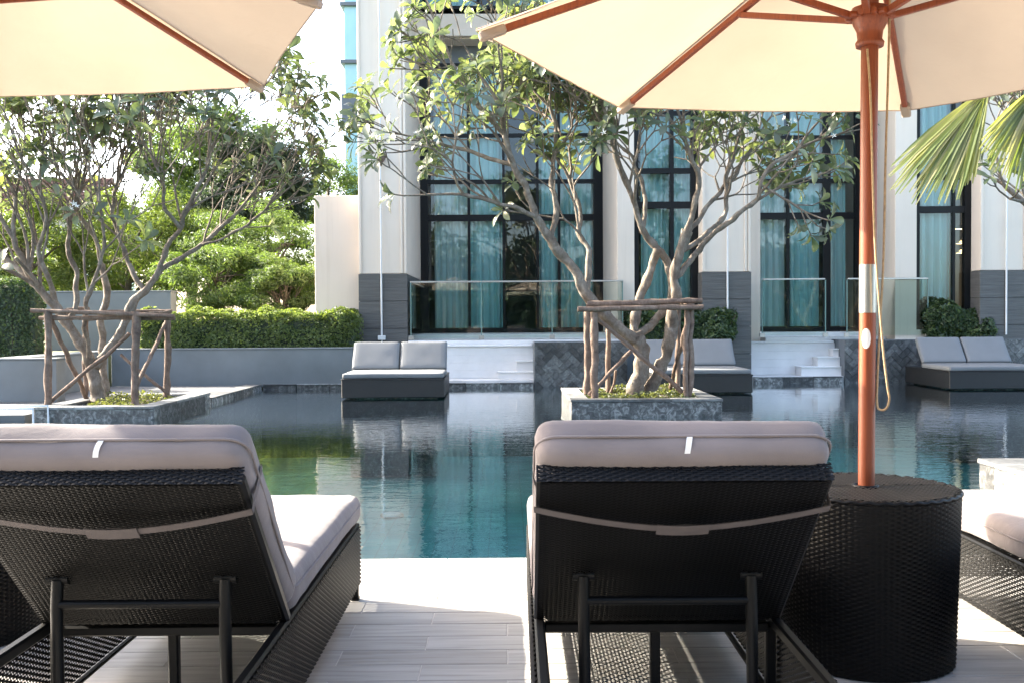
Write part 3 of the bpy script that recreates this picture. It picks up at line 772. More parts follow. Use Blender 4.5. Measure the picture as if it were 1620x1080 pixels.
# ================================================================== POOLSIDE FURNITURE
def weave(W, H, pw, ph, amp, rh, fn, bulge=.5):
    """woven strands: rows of ribbons going over and under upright stakes; fn(u, v, off) arrays -> xyz"""
    nx, ny = int(round(W/pw)), int(round(H/ph)); pw, ph = W/nx, H/ny
    k = np.arange(2*nx+1); j = np.arange(ny)
    u = np.broadcast_to(k*pw/2, (ny, 2*nx+1))
    sg = np.where(((k//2)[None, :] + j[:, None]) % 2 == 0, 1., -1.) * np.where(k % 2 == 0, 1., 0.)[None, :]
    vs = []
    for dv, db in ((-.5, 0), (0, 1), (.5, 0)):
        v = (j[:, None]+.5)*ph + dv*rh*ph + 0*u
        off = sg*amp + db*bulge*amp*np.where(sg == 0, .4, np.sign(sg+1e-9))
        vs.append(np.stack([u, v, off], -1))
    P = np.stack(vs, 2)                                    # ny, 2nx+1, 3, xyz
    idx = np.arange(P.shape[0]*P.shape[1]*3).reshape(P.shape[:3])
    F = []
    for c in (0, 1):
        F.append(np.stack([idx[:, :-1, c], idx[:, 1:, c], idx[:, 1:, c+1], idx[:, :-1, c+1]], -1).reshape(-1, 4))
    V = P.reshape(-1, 3); n0 = len(V)
    # upright stakes
    us = (np.arange(nx)+.0)*pw; hw = pw*.16
    S = np.zeros((nx, 4, 3)); S[:, 0] = np.stack([us-hw, 0*us, 0*us], 1); S[:, 1] = np.stack([us+hw, 0*us, 0*us], 1)
    S[:, 2] = np.stack([us+hw, 0*us+H, 0*us], 1); S[:, 3] = np.stack([us-hw, 0*us+H, 0*us], 1)
    V = np.concatenate([V, S.reshape(-1, 3)]); F.append(n0 + np.arange(nx*4).reshape(nx, 4))
    return fn(V[:, 0], V[:, 1], V[:, 2]), np.concatenate(F)
def weave_obj(name, VF, parent, mat=None, label=None):
    return link(name, np_mesh(name, VF[0], VF[1], True), parent, mat or M['plastic'], None, label)

def cushion(w, l, t, r=.035, puff=.02, n=(18, 30, 6), seed=0, wr=.004, corner=.06, zr=.045):
    """rounded box, 0..w, 0..l, 0..t with soft puffed faces"""
    bm = bmesh.new(); nx, ny, nz = n
    vs = {}
    def V(i, j, k):
        if (i, j, k) in vs: return vs[(i, j, k)]
        x, y, z = (2*i/nx-1), (2*j/ny-1), (2*k/nz-1)
        # cluster the divisions towards the edges
        f = lambda a: math.copysign(1-(1-abs(a))**1.35, a)
        p = Vector((f(x)*w/2, f(y)*l/2, f(z)*t/2)); h = Vector((w/2, l/2, t/2))
        rr = Vector((corner, corner, min(t/2, zr)))
        q = Vector([max(-(h[a]-rr[a]), min(h[a]-rr[a], p[a])) for a in range(3)]); d = p-q
        e = Vector([d[a]/rr[a] for a in range(3)])
        if e.length > 1e-6:
            m = max(abs(c) for c in e); L = e.length; e *= m/L; d = Vector([e[a]*rr[a] for a in range(3)])
        p = q+d
        top = (1-(2*p.x/w)**4)*(1-(2*p.y/l)**4)
        p.z += puff*top*(1 if z > 0 else -.35) * (abs(z)**2)
        nn = noise.noise(Vector((p.x*5+seed, p.y*5, p.z*9))) + .5*noise.noise(Vector((p.x*13, p.y*13+seed, p.z*16)))
        p += Vector((p.x/w, p.y/l, p.z/t)) * nn * wr * 4
        v = bm.verts.new(p + h); vs[(i, j, k)] = v; return v
    def face(a): 
        try: bm.faces.new(a)
        except ValueError: pass
    for i in range(nx):
        for j in range(ny):
            face((V(i,j,nz), V(i+1,j,nz), V(i+1,j+1,nz), V(i,j+1,nz))); face((V(i,j,0), V(i,j+1,0), V(i+1,j+1,0), V(i+1,j,0)))
        for k in range(nz):
            face((V(i,0,k), V(i+1,0,k), V(i+1,0,k+1), V(i,0,k+1))); face((V(i,ny,k), V(i,ny,k+1), V(i+1,ny,k+1), V(i+1,ny,k)))
    for j in range(ny):
        for k in range(nz):
            face((V(0,j,k), V(0,j,k+1), V(0,j+1,k+1), V(0,j+1,k))); face((V(nx,j,k), V(nx,j+1,k), V(nx,j+1,k+1), V(nx,j,k+1)))
    bm.verts.index_update()
    mb = MB(); mb.add([v.co.copy() for v in bm.verts], [tuple(v.index for v in f.verts) for f in bm.faces], True); bm.free()
    return mb
def xf(mb, Mx): mb.v = [tuple(Mx @ Vector(v)) for v in mb.v]; return mb

# ------------------------------------------------------------------ sun loungers (hinge at y = 0, head towards -y)
LW, FOOT, HEAD, RZ = .72, 1.36, -.80, .33
def make_lounger(label):
    t = thing('sun_lounger', label, 'sun lounger', (0,0,0), 'wicker sun loungers on the deck')
    fr = MB()
    for x in (.0, LW-.03): fr.box((x, HEAD, RZ-.035), (x+.03, FOOT, RZ), bev=.006); fr.box((x+.004, HEAD, .070), (x+.026, FOOT, .082), bev=.004)
    fr.box((.031, FOOT-.03, RZ-.034), (LW-.031, FOOT, RZ-.001), bev=.006); fr.box((.031, HEAD, RZ-.034), (LW-.031, HEAD+.03, RZ-.001), bev=.006)
    fr.box((.031, -.02, RZ-.05), (LW-.031, .015, RZ-.02), bev=.005); fr.box((.031, -.02, .047), (LW-.031, .01, .066), bev=.004)
    fr.build('base_frame', M['plastic_d'], t)
    for x, y in ((.004, HEAD+.004), (LW-.034, HEAD+.004), (.004, FOOT-.034), (LW-.034, FOOT-.034), (.005, .0), (LW-.035, .0), (LW/2-.014, .02)):
        lg = MB().box((x, y, .012), (x+.03, y+.03, RZ-.036), bev=.004).build('leg', M['plastic_d'], t)
        MB().box((x-.003, y-.003, 0), (x+.033, y+.033, .014), bev=.003).build('foot_cap', M['plastic_d'], lg)
    L = FOOT-HEAD-.04
    for x, s in ((-.004, -1), (LW+.004, 1)):
        weave_obj('side_panel', weave(L, RZ-.085, .019, .0085, .0035, .80, lambda u, v, o, x=x, s=s: np.stack([x+s*o, HEAD+.02+u, .075+v], -1)), t)
    weave_obj('foot_panel', weave(LW-.02, RZ-.085, .019, .0085, .0035, .80, lambda u, v, o: np.stack([.01+u, FOOT+.004+o, .075+v], -1)), t)
    weave_obj('seat_deck', weave(LW-.06, FOOT-.03, .019, .0105, .003, .92, lambda u, v, o: np.stack([.03+u, v, RZ-.006+o], -1)), t)
    sc = xf(cushion(LW+.005, FOOT+.02, .115, puff=.014, seed=3, wr=.0025, corner=.05, zr=.034), Matrix.Translation((-.0025, .015, RZ+.004))).build('seat_cushion', M['cushion'], t)
    def loop(w, l, z, c=.05):
        pts = []
        for cx, cy, a0 in ((w-c, l-c, 0), (c, l-c, 90), (c, c, 180), (w-c, c, 270)):
            for q in range(0, 91, 18): pts.append(Vector((cx+c*math.cos(R(a0+q)), cy+c*math.sin(R(a0+q)), z)))
        return pts + [pts[0]]
    T0 = Matrix.Translation((-.0025, .015, RZ+.004))
    MB().tube([T0 @ p_ for p_ in loop(LW+.007, FOOT+.022, .072)], .0035, 6, cap=False).build('piping', M['cushion'], sc)
    # raised backrest
    A = math.atan2(.525, .525); BL = .70
    B = Matrix.Translation((0, -.005, RZ+.012)) @ Matrix(((1,0,0,0), (0,-math.cos(A),math.sin(A),0), (0,math.sin(A),math.cos(A),0), (0,0,0,1)))   # local x across, y up the back, z to the front
    bf = MB()
    for x in (.0, LW-.03): bf.box((x, 0, -.035), (x+.03, BL, -.002), M=B, bev=.008)
    bf.box((.031, BL-.035, -.034), (LW-.031, BL, -.003), M=B, bev=.008); bf.box((.031, 0, -.034), (LW-.031, .03, -.003), M=B, bev=.008)
    bfo = bf.build('backrest_frame', M['plastic_d'], t)
    def onB(u, v, o, z):
        a = np.stack([.012+u, .012+v, z-o, np.ones_like(u)], -1); m = np.array(B); return (a @ m.T)[:, :3]
    weave_obj('backrest_weave', weave(LW-.024, BL-.02, .014, .0058, .0024, .97, lambda u, v, o: onB(u, v, o, -.038)), t)
    MB().box((.03, .03, -.030), (LW-.03, BL-.03, -.012), M=B).build('backrest_board', M['plastic_d'], t)
    # woven wrap on the top edge of the back
    wr = weave(LW-.004, .05, .016, .0062, .0022, .9, lambda u, v, o: (np.stack([.002+u, BL+.004+o, -.042+v, np.ones_like(u)], -1) @ np.array(B).T)[:, :3])
    weave_obj('top_edge_weave', wr, t)
    bc = cushion(LW+.008, .755, .120, puff=.014, seed=9, wr=.003, corner=.05, zr=.036)
    CB = B @ Matrix.Translation((-.004, .0, .002))
    bco = xf(bc, CB).build('back_cushion', M['cushion'], t)
    MB().tube([CB @ p_ for p_ in loop(LW+.010, .758, .050, .055)], .0035, 6, cap=False).build('piping', M['cushion'], bco)
    def tagf(u, v):
        z = .003 + .046*v; e = max(0, (.036-z)/.036); y = .755-.05+.05*math.sqrt(max(0, 1-e*e)) + .004
        return CB @ Vector((LW*.50 + .014*u + .010*v, y, z))
    MB().grid(tagf, 1, 6).build('tag', M['tag'], bco)
    # elastic strap slung round the back with its doubled flap
    def strap(u, v, hgt=.016, lift=0.0):
        s = .60 - .065*(1-(abs(2*u-1))**1.6)
        x = -.006 + (LW+.012)*u
        return B @ Vector((x, s + hgt*(v-.5), -.050 - .016*math.sin(math.pi*u) - lift))
    sm_ = MB(); sm_.grid(lambda u, v: strap(u, v, .024), 30, 1); sm_.grid(lambda u, v: strap(u, v, .024, .002), 30, 1)
    sm_.grid(lambda u, v: B @ Vector((LW+.007, .60+.022*(v-.5), -.05+.14*u)), 4, 1); sm_.grid(lambda u, v: B @ Vector((-.007, .60+.022*(v-.5), -.05+.14*u)), 4, 1)
    so = sm_.build('strap', M['strap'], t)
    MB().grid(lambda u, v: strap(.42+.18*u, v, .042, .004+.002*math.sin(9*u)), 8, 2).grid(lambda u, v: strap(.42+.18*u, v, .042, .007), 8, 2).build('strap_flap', M['strap'], so)
    # prop: two legs, cross bar and pivots
    pf = MB(); yv = -.20
    for x in (LW/2-.228, LW/2+.228):
        pf.tube([(x, yv-.02, .50), (x, yv-.028, .42), (x+.004, yv-.03, .06)], [.0165, .0165, .0165], 10)
        pf.tube([(x-.03, yv-.012, .503), (x+.03, yv-.012, .503)], .017, 10)
        pf.tube([(x, yv-.012, .503), (x, yv+.012, .535)], .012, 8)
    pf.tube([(LW/2-.222, yv-.028, .435), (LW/2+.222, yv-.028, .435)], .012, 10)
    pf.build('prop_frame', M['plastic_d'], t)
    return t
lounger = make_lounger('wicker sun lounger in front of the table that holds the parasol pole')
lounger.location = (.078, 2.92, 0); ORI[lounger.name] = Vector(lounger.location)
l2 = copy_tree(lounger); l2.location = (-1.355, 2.92, 0); l2['label'] = 'wicker sun lounger at the left under the left parasol'
l3 = copy_tree(lounger); l3.location = (1.81, 2.92, 0); l3['label'] = 'wicker sun lounger cut off by the right edge beyond the round table'
l3.rotation_euler.z = R(-.5); lounger.rotation_euler.z = R(-.6)

# ------------------------------------------------------------------ round wicker tables
TX, TY, TZ, TR = 1.275, 3.52, .60, .312
def make_table(label, loc):
    t = thing('round_table', label, 'table', (0,0,0), 'round wicker tables holding the parasols')
    rad = lambda z: TR - .018*(1-z/TZ)
    C = 2*math.pi*TR
    weave_obj('woven_side', weave(C, TZ-.012, .0195, .0078, .0036, .92, lambda u, v, o: np.stack([(rad(v)+o)*np.cos(u/TR), (rad(v)+o)*np.sin(u/TR), .004+v], -1)), t)
    MB().lathe([(rad(0)-.008, .0), (TR-.008, TZ-.012)], (0,0,0), 48).build('drum', M['plastic_d'], t)
    # top: two woven halves with a seam between and a hole for the pole
    S = 2*TR
    V, F = weave(S, S, .022, .0125, .0036, .90, lambda u, v, o: np.stack([u-TR, v-TR, TZ+.001+o], -1))
    c = V[F].mean(1); r = np.hypot(c[:, 0], c[:, 1])
    for s in (-1, 1):
        k = (r < TR-.006) & (r > .045) & (c[:, 1]*s > .0045)
        o = weave_obj('top_half', (V, F[k]), t, M['wicker_top'])
    MB().lathe([(TR-.012, TZ-.011), (TR-.012, TZ-.005), (.0, TZ-.005)], (0,0,0), 48, cap=False).build('top_board', M['plastic_d'], t)
    MB().lathe([(.036, TZ-.02), (.046, TZ-.002), (.046, TZ+.007), (.037, TZ+.008), (.036, TZ-.02)], (0,0,0), 28, cap=False).build('collar', M['plastic_d'], t)
    rim = []; n = 150
    for i in range(n+1):
        a = 2*math.pi*i/n; rim.append((TR-.001+.0025*math.cos(i*math.pi), 0, 0)); rim[-1] = (rim[-1][0]*math.cos(a), rim[-1][0]*math.sin(a), TZ-.006+.003*math.sin(i*math.pi/2))
    MB().tube(rim, .0075, 8, cap=False).build('rim', M['plastic'], t)
    t.location = loc; return t
tab = make_table('round black wicker table with the parasol pole through its top', (TX, TY, 0))
tab2 = copy_tree(tab); tab2.location = (-2.10, 3.86, 0); tab2['label'] = 'round black wicker table mostly hidden behind the left lounger'

# ------------------------------------------------------------------ parasols
def make_parasol(label, zr, Rr, rot, rise=.50, zbase=.0):
    """hexagonal parasol; zr rim height, Rr rim radius"""
    t = thing('parasol', label, 'parasol', (0,0,0), 'cream parasols over the loungers')
    za = zr + rise
    V3 = lambda r, a, z: Vector((r*math.cos(R(a)), r*math.sin(R(a)), z))
    rz = lambda r: zr + rise*(1-r/Rr)
    MB().tube([(0,0,zbase), (0,0,1.22)], [.0285, .0285], 24).build('lower_pole', M['polewood'], t)
    MB().tube([(0,0,1.215), (0,0,1.385)], [.0300, .0300], 24).build('joint_sleeve', M['steel'], t)
    MB().tube([(0,0,1.384), (0,0,za-.03)], [.0295, .0295], 24).build('upper_pole', M['polewood'], t)
    def stk(u, v):
        a = R(-118) + (u-.5)*1.1; e = math.sqrt(max(0, 1-(2*u-1)**2)); return (.0292*math.cos(a), .0292*math.sin(a), 1.125 + (v-.5)*.07*e)
    MB().grid(stk, 14, 2).build('sticker', M['sticker'], t)
    zh = zr + .05
    rn = MB().lathe([(.031, -.085), (.047, -.085), (.049, -.07), (.042, -.06), (.045, -.03), (.058, -.005), (.062, .02), (.062, .05), (.034, .055)], (0,0,zh), 28).build('runner', M['polewood'], t)
    for k in range(6):
        a = rot + 60*k; c = V3(.058, a, zh+.022); d = V3(1, a, 0); s_ = V3(1, a+90, 0)
        m = MB()
        for sg in (-1, 1): m.tube([c - d*.02 + s_*sg*.02, c + d*.022 + s_*sg*.02], [.014, .012], 8)
        m.build('runner_lug', M['polewood'], rn)
    MB().lathe([(.03, -.1), (.06, -.09), (.062, -.03), (.05, .0), (.02, .045), (.0, .07)], (0,0,za), 24).build('crown_hub', M['polewood'], t)
    for k in range(6):
        a = rot + 60*k
        d = V3(1, a, 0); s_ = V3(1, a+90, 0)
        p0, p1 = V3(.05, a, rz(.05)-.035), V3(Rr-.03, a, rz(Rr-.03)-.026)
        ax = (p1-p0); ln = ax.length; ax.normalize(); up = s_.cross(ax); up = up if up.z > 0 else -up
        Mx = Matrix.Translation(p0) @ Matrix(((ax.x, s_.x, up.x, 0), (ax.y, s_.y, up.y, 0), (ax.z, s_.z, up.z, 0), (0,0,0,1)))
        rb = MB().box((0, -.0125, -.014), (ln, .0125, .010), M=Mx, bev=.004).build('rib', M['polewood'], t)
        q0, q1 = V3(.065, a, zh+.022), V3(.60, a, rz(.60)-.055)
        ax2 = (q1-q0); l2_ = ax2.length; ax2.normalize(); up2 = s_.cross(ax2); up2 = up2 if up2.z > 0 else -up2
        M2 = Matrix.Translation(q0) @ Matrix(((ax2.x, s_.x, up2.x, 0), (ax2.y, s_.y, up2.y, 0), (ax2.z, s_.z, up2.z, 0), (0,0,0,1)))
        MB().box((0, -.0115, -.0115), (l2_+.02, .0115, .0115), M=M2, bev=.003).build('strut', M['polewood'], t)
        # pocket at the rib end
        m = MB()
        for (u0, wd) in ((ln-.075, .022), (ln+.03, .016)): pass
        m.box((ln-.075, -.021, -.0175), (ln+.022, .021, .0125), M=Mx, bev=.006); m.build('rib_pocket', M['cloth'], t)
    for k in range(6):
        a0, a1 = rot+60*k, rot+60*(k+1)
        def fn(u, v, a0=a0, a1=a1, dz=0.0):
            r = .03 + (Rr-.03)*v
            p = V3(r, a0, 0)*(1-u) + V3(r, a1, 0)*u
            h = rz(r) - .030*math.sin(math.pi*u)*math.sin(math.pi*min(1, v*.96)) - .012*math.sin(math.pi*u)*v
            p = p*(1 - .018*math.sin(math.pi*u)*v*v)
            return Vector((p.x, p.y, h + dz + .0035*noise.noise(Vector((p.x*6, p.y*6, k)))))
        m = MB().grid(fn, 16, 14)
        pn = m.build('canopy_panel', M['cloth'], t)
        sd_ = MB()
        ed = [fn(i/16, 1.0) + Vector((0,0,-.001)) for i in range(17)]
        sd_.tube(ed, .0022, 6); sd_.build('hem', M['cloth'], pn)
        MB().tube([fn(0, v/10) + Vector((0,0,.002)) for v in range(11)], .004, 6).build('seam', M['cloth'], pn)
    # vent cap
    m = MB()
    for k in range(6):
        a0, a1 = rot+60*k, rot+60*(k+1)
        m.grid(lambda u, v: (V3(.02+.33*v, a0, 0)*(1-u) + V3(.02+.33*v, a1, 0)*u) + Vector((0,0, za+.055-.11*v)), 6, 4)
    m.build('vent_cap', M['cloth'], t)
    return t
par = make_parasol('open cream parasol on a wooden pole standing in the round table', 2.185, 1.385, 3, zbase=.30)
par.location = (TX, TY, 0)
# slight lean of the pole as in the picture
par.rotation_euler = (0, R(.35), 0)
# pull cord of this parasol only
cm = MB()
cpt = [(1372, 78), (1377, 150), (1380, 260), (1384, 380), (1391, 480), (1398, 560), (1404, 610), (1407, 630), (1403, 644), (1396, 648), (1388, 641), (1388, 600), (1393, 500), (1398, 400), (1401, 250), (1405, 120), (1408, 0), (1409, -40)]
cy = [3.47, 3.46, 3.46, 3.46, 3.46, 3.46, 3.46, 3.47, 3.48, 3.49, 3.50, 3.51, 3.51, 3.51, 3.51, 3.51, 3.51, 3.51]
P_ = [at(a, b, y) for (a, b), y in zip(cpt, cy)]
def smooth(P, n=4):
    out = []
    for i in range(len(P)-1):
        a, b, c, d = P[max(0,i-1)], P[i], P[i+1], P[min(len(P)-1,i+2)]
        for k in range(n):
            u = k/n; out.append(.5*((2*b) + (c-a)*u + (2*a-5*b+4*c-d)*u*u + (3*b-a-3*c+d)*u**3))
    return out + [P[-1]]
iv = (Matrix.Translation(par.location) @ par.rotation_euler.to_matrix().to_4x4()).inverted()
cm.tube([iv @ p for p in smooth(P_)], .0042, 8); ORI[par.name] = Vector((0,0,0)); cm.build('pull_cord', M['rope'], par)
par2 = make_parasol('open cream parasol at the top left above the left lounger', 2.372, 1.46, -8, zbase=.30)
par2.location = (-2.10, 3.86, 0)

# ------------------------------------------------------------------ daybeds in the pool
def make_daybed(label, loc, wd=1.60, ln=1.95, yaw=0):
    t = thing('daybed', label, 'daybed', (0,0,0), 'double daybeds at the far side of the pool')
    z0, z1 = -.02, .275
    MB().box((0, 0, z0), (wd, ln, z1), bev=.012).build('base', M['greywicker'], t)
    MB().box((-.006, -.006, z1-.018), (wd+.006, ln+.006, z1+.004), bev=.006).build('base_rim', M['greywicker'], t)
    MB().box((.12, .12, -1.28), (wd-.12, ln-.12, z0-.002)).build('plinth', M['stone'], t)
    hw = (wd-.05)/2; sl = ln*.62
    xf(cushion(wd-.02, sl, .085, puff=.006, n=(18,14,4), seed=2, wr=.002, corner=.03, zr=.025), Matrix.Translation((.01, .02, z1+.006))).build('seat_cushion', M['cushion_far'], t)
    for k in (0, 1):
        x = .012 + k*(hw+.026)
        a = R(52); B = Matrix.Translation((x, sl+.0, z1+.062)) @ Matrix(((1,0,0,0), (0,math.cos(a),-math.sin(a),0), (0,math.sin(a),math.cos(a),0), (0,0,0,1)))
        MB().box((.02, 0, -.03), (hw-.02, .50, -.004), M=B, bev=.006).build('back_board', M['greywicker'], t)
        xf(cushion(hw, .555, .10, puff=.006, n=(10,12,4), seed=5+k, wr=.002, corner=.028, zr=.025), B).build('back_cushion', M['cushion_far'], t)
        MB().tube([B @ Vector((hw/2, .4, -.03)), (x+hw/2, sl+.62, z1)], .014, 6).build('prop', M['plastic_d'], t)
    t.location = loc; t.rotation_euler.z = R(yaw); return t
c = onz(540, 631.5, WZ)
db = make_daybed('low double daybed with pale grey cushions at the left before the white stairs', (c.x, c.y, 0), wd=1.62, yaw=1.0)
c = onz(1191, 622.5, WZ)
d2 = copy_tree(db); d2.location = (c.x-1.62, c.y, 0); d2.rotation_euler.z = 0; d2['label'] = 'double daybed with pale grey cushions half hidden behind the middle tree'
c = onz(1502, 617, WZ)
d3 = copy_tree(db); d3.location = (c.x, c.y, 0); d3.rotation_euler.z = R(-1); d3['label'] = 'double daybed with pale grey cushions at the right before the dark stone wall'

# underwater lights
for i, (px, py, w_) in enumerate(((620, 815, 'near the left lounger'), (685, 708, 'before the left daybed'), (1590, 694, 'near the right edge of the pool'))):
    c = onz(px, py, -1.28); t = thing('pool_lamp', 'small round white pool lamp under water ' + w_, 'lamp', c, 'lamps under the water')
    MB().lathe([(.15, 0), (.15, .02), (.13, .03)], c, 20).build('ring', M['steel'], t)
    MB().lathe([(.128, .022), (.10, .034), (.0, .04)], c, 20, cap=False).build('lens', M['sticker'], t)
# white grab rail at the left edge
t = thing('grab_rail', 'white metal grab rail at the left edge of the pool', 'rail', at(20, 655, 12.0))
a, b, c = at(-40, 646, 12.2), at(52, 646, 12.2), at(53, 668, 12.2)
MB().tube([Vector((a.x, a.y, -.1)), a, b, Vector((b.x+.005, b.y, -.3))], .016, 8).build('tube', M['white'], t)
MB().tube([Vector((a.x, a.y+.4, -.1)), a+Vector((0,.4,0)), b+Vector((0,.4,0)), Vector((b.x+.005, b.y+.4, -.3))], .016, 8).build('tube', M['white'], t)

# ================================================================== TREES
def frangipani_leaf():
    """obovate blade along +y, length 1, folded on the midrib and drooping"""
    prof = [(0, .02), (.15, .065), (.40, .155), (.66, .205), (.86, .15), (1.0, .015)]
    vs = []; fs = []
    for y, w_ in prof:
        z = .10*math.sin(y*2.2) - .22*y*y
        vs += [(-w_, y, z+w_*.30), (0, y, z), (w_, y, z+w_*.30)]
    for i in range(len(prof)-1):
        a = i*3; fs += [(a, a+1, a+4, a+3), (a+1, a+2, a+5, a+4)]
    return np.array(vs, float), np.array(fs)
LV, LF = frangipani_leaf()
leaf_me = np_mesh('leaf', LV, LF, True); leaf_me.materials.append(M['frleaf_o'])

def rosette(p, d, g, n, size):
    """leaf matrices round a branch tip"""
    out = []; d = d.normalized(); r = d.orthogonal().normalized(); b = d.cross(r); a0 = g.uniform(0, 6.28)
    for i in range(n):
        a = a0 + i*2.399; tilt = g.uniform(.05, .62)
        o = (r*math.cos(a) + b*math.sin(a)); y = (o*(1-.45*tilt) + d*tilt*1.25).normalized()
        y = (y + Vector((0,0,g.uniform(-.45,.12)))).normalized()
        x = y.cross(d + Vector((0,0,.3))); x = x.normalized() if x.length > 1e-3 else y.orthogonal().normalized()
        z = x.cross(y)
        s = size*g.uniform(.65, 1.15)
        Mx = Matrix(((x.x, y.x, z.x, 0), (x.y, y.y, z.y, 0), (x.z, y.z, z.z, 0), (0,0,0,1))) @ Matrix.Scale(s, 4)
        Mx.translation = p + d*g.uniform(-.05, .02) + o*.012; out.append(Mx)
    return out
def flowers_at(p, d, g):
    m = MB(); 
    for k in range(g.randint(2, 4)):
        c = p + d*.10 + Vector((g.uniform(-.06,.06), g.uniform(-.06,.06), g.uniform(-.02,.06)))
        ax = Vector((g.uniform(-1,1), g.uniform(-1,.3), g.uniform(0,1))).normalized(); r = ax.orthogonal().normalized(); b = ax.cross(r)
        for q in range(5):
            a = q*2*math.pi/5; u = r*math.cos(a)+b*math.sin(a); v = r*math.cos(a+.8)+b*math.sin(a+.8)
            m.add([c, c+u*.022+ax*.006, c+(u+v)*.026+ax*.014, c+v*.016+ax*.008], [(0,1,2,3)])
    return m

class Frangi:
    def __init__(s, seed, inside, centre, leafsize, nleaf, keep=1.0, spread=.62, up=.20):
        s.g = random.Random(seed); s.inside = inside; s.c = centre; s.tips = []; s.ls = leafsize; s.nl = nleaf; s.keep = keep; s.spread = spread; s.up = up; s.side = 2; s.wig = .13; s.rmin = .0095; s.taper = 1.0
    def grow(s, mb, p, d, r, L, depth):
        g = s.g; n = 3; pts = [p.copy()]; rad = [r]
        for i in range(n):
            out = (p - s.c); out.z *= .4; out = out.normalized() if out.length > .05 else Vector((0,0,1))
            d = (d + Vector((g.gauss(0,s.wig), g.gauss(0,s.wig), g.gauss(0,s.wig*.8))) + Vector((0,0,s.up*.35)) + out*.05).normalized()
            p = p + d*L/n; pts.append(p.copy()); rad.append(r*(1-.22*(i+1)/n))
        mb.tube(pts, rad, 7 if r > .02 else 5, cap=True)
        if depth <= 0 or not s.inside(p):
            s.tips.append((p.copy(), d.copy())); return
        k = 3 if g.random() < .22 else 2
        r0 = d.orthogonal().normalized(); b0 = d.cross(r0); a0 = g.uniform(0, 6.28)
        for i in range(k):
            a = a0 + i*2*math.pi/k + g.uniform(-.4,.4); sp = s.spread*g.uniform(.55, 1.25)
            nd = (d*math.cos(sp) + (r0*math.cos(a)+b0*math.sin(a))*math.sin(sp)).normalized()
            if nd.z < -.15: nd.z *= .3; nd.normalize()
            s.grow(mb, p, nd, max(s.rmin, rad[-1]*g.uniform(.72,.88)), L*g.uniform(.70, .98), depth-1)
    def limb(s, mb, pts, r0, r1):
        r0 *= s.taper; r1 *= s.taper
        P = smooth([Vector(q) for q in pts], 7); n = len(P)
        rad = [r0 + (r1-r0)*i/(n-1) for i in range(n)]
        P = [q + Vector((noise.noise(q*4.5)*.04, noise.noise(q*4.5+Vector((9,0,0)))*.04, noise.noise(q*4.5+Vector((0,9,0)))*.02)) for q in P]
        rad = [a*(1+.24*noise.noise(q*8+Vector((3,3,3)))) for a, q in zip(rad, P)]
        mb.tube(P, rad, 16, rough=.30); return P, rad

def leaves_out(t, fr, objmax, seed):
    g = random.Random(seed); allm = []
    fl = []
    for p, d in fr.tips:
        if g.random() > fr.keep: continue
        allm += rosette(p, d, g, g.randint(*fr.nl), fr.ls)
        if g.random() < .10: fl.append((p, d))
    # those that show largest from the deck become single leaves, the others one mass
    def vis(m):
        q = ROT.transposed() @ (m.translation - CAM); px = 810 + FPX*q.x/-q.z; py = 540 - FPX*q.y/-q.z
        return (0 if 0 < px < 1620 and 0 < py < 700 else 1, m.translation.y)
    allm.sort(key=vis); o = ORI[t.name]
    for m in allm[:objmax]:
        lf = bpy.data.objects.new('leaf', leaf_me); COL.objects.link(lf); lf.parent = t; mm = m.copy(); mm.translation -= o; lf.matrix_basis = mm
    rest = allm[objmax:]
    if rest:
        A = np.array([np.array(m) for m in rest]); Vh = np.concatenate([LV, np.ones((len(LV),1))], 1)
        V = np.einsum('nij,kj->nki', A, Vh)[..., :3].reshape(-1, 3) - np.array(o)
        F = (LF[None] + (np.arange(len(rest))*len(LV))[:, None, None]).reshape(-1, 4)
        link('foliage', np_mesh('foliage', V, F, True), t, M['frleaf'], 'stuff')
    fm = MB()
    for p, d in fl:
        q = flowers_at(p, d, g); fm.add(q.v, q.f)
    if fm.v: fm.build('blossom', M['flower'], t, 'stuff')

def frangipani(label, base, limbs, fr, objmax=300, depth=4, L=.62, seed=1, sub=None):
    """limbs: list of (points, r0, r1, part name); ends and marked points carry grown branches"""
    t = thing('frangipani_tree', label, 'tree', base)
    for pts, r0, r1, nm, dep, L0 in limbs:
        mb = MB(); P, rad = fr.limb(mb, pts, r0, r1)
        d = (P[-1]-P[-3]).normalized()
        if dep >= 0:
            k = 2 if fr.g.random() < .7 else 3
            r0_ = d.orthogonal().normalized(); b0 = d.cross(r0_); a0 = fr.g.uniform(0, 6.28)
            for i in range(k):
                a = a0+i*2*math.pi/k; sp = fr.spread*fr.g.uniform(.4,.9)
                nd = (d*math.cos(sp) + (r0_*math.cos(a)+b0*math.sin(a))*math.sin(sp)).normalized()
                fr.grow(mb, P[-1], nd, rad[-1]*.82, L0, dep)
            for q in range(fr.side if dep >= 2 else 1):
                i = int(len(P)*fr.g.uniform(.35, .9)); dd = (P[min(i+1, len(P)-1)]-P[i-1]).normalized(); ss = dd.orthogonal().normalized(); ss.rotate(Matrix.Rotation(fr.g.uniform(0, 6.28), 3, dd))
                fr.grow(mb, P[i], (dd*.75+ss*.65+Vector((0,0,.15))).normalized(), rad[i]*.6, L0*.95, dep-1)
        mb.build(nm, M['bark'], t)
    leaves_out(t, fr, objmax, seed)
    return t

def A(px, py, dy, Y): return at(px, py, Y+dy)
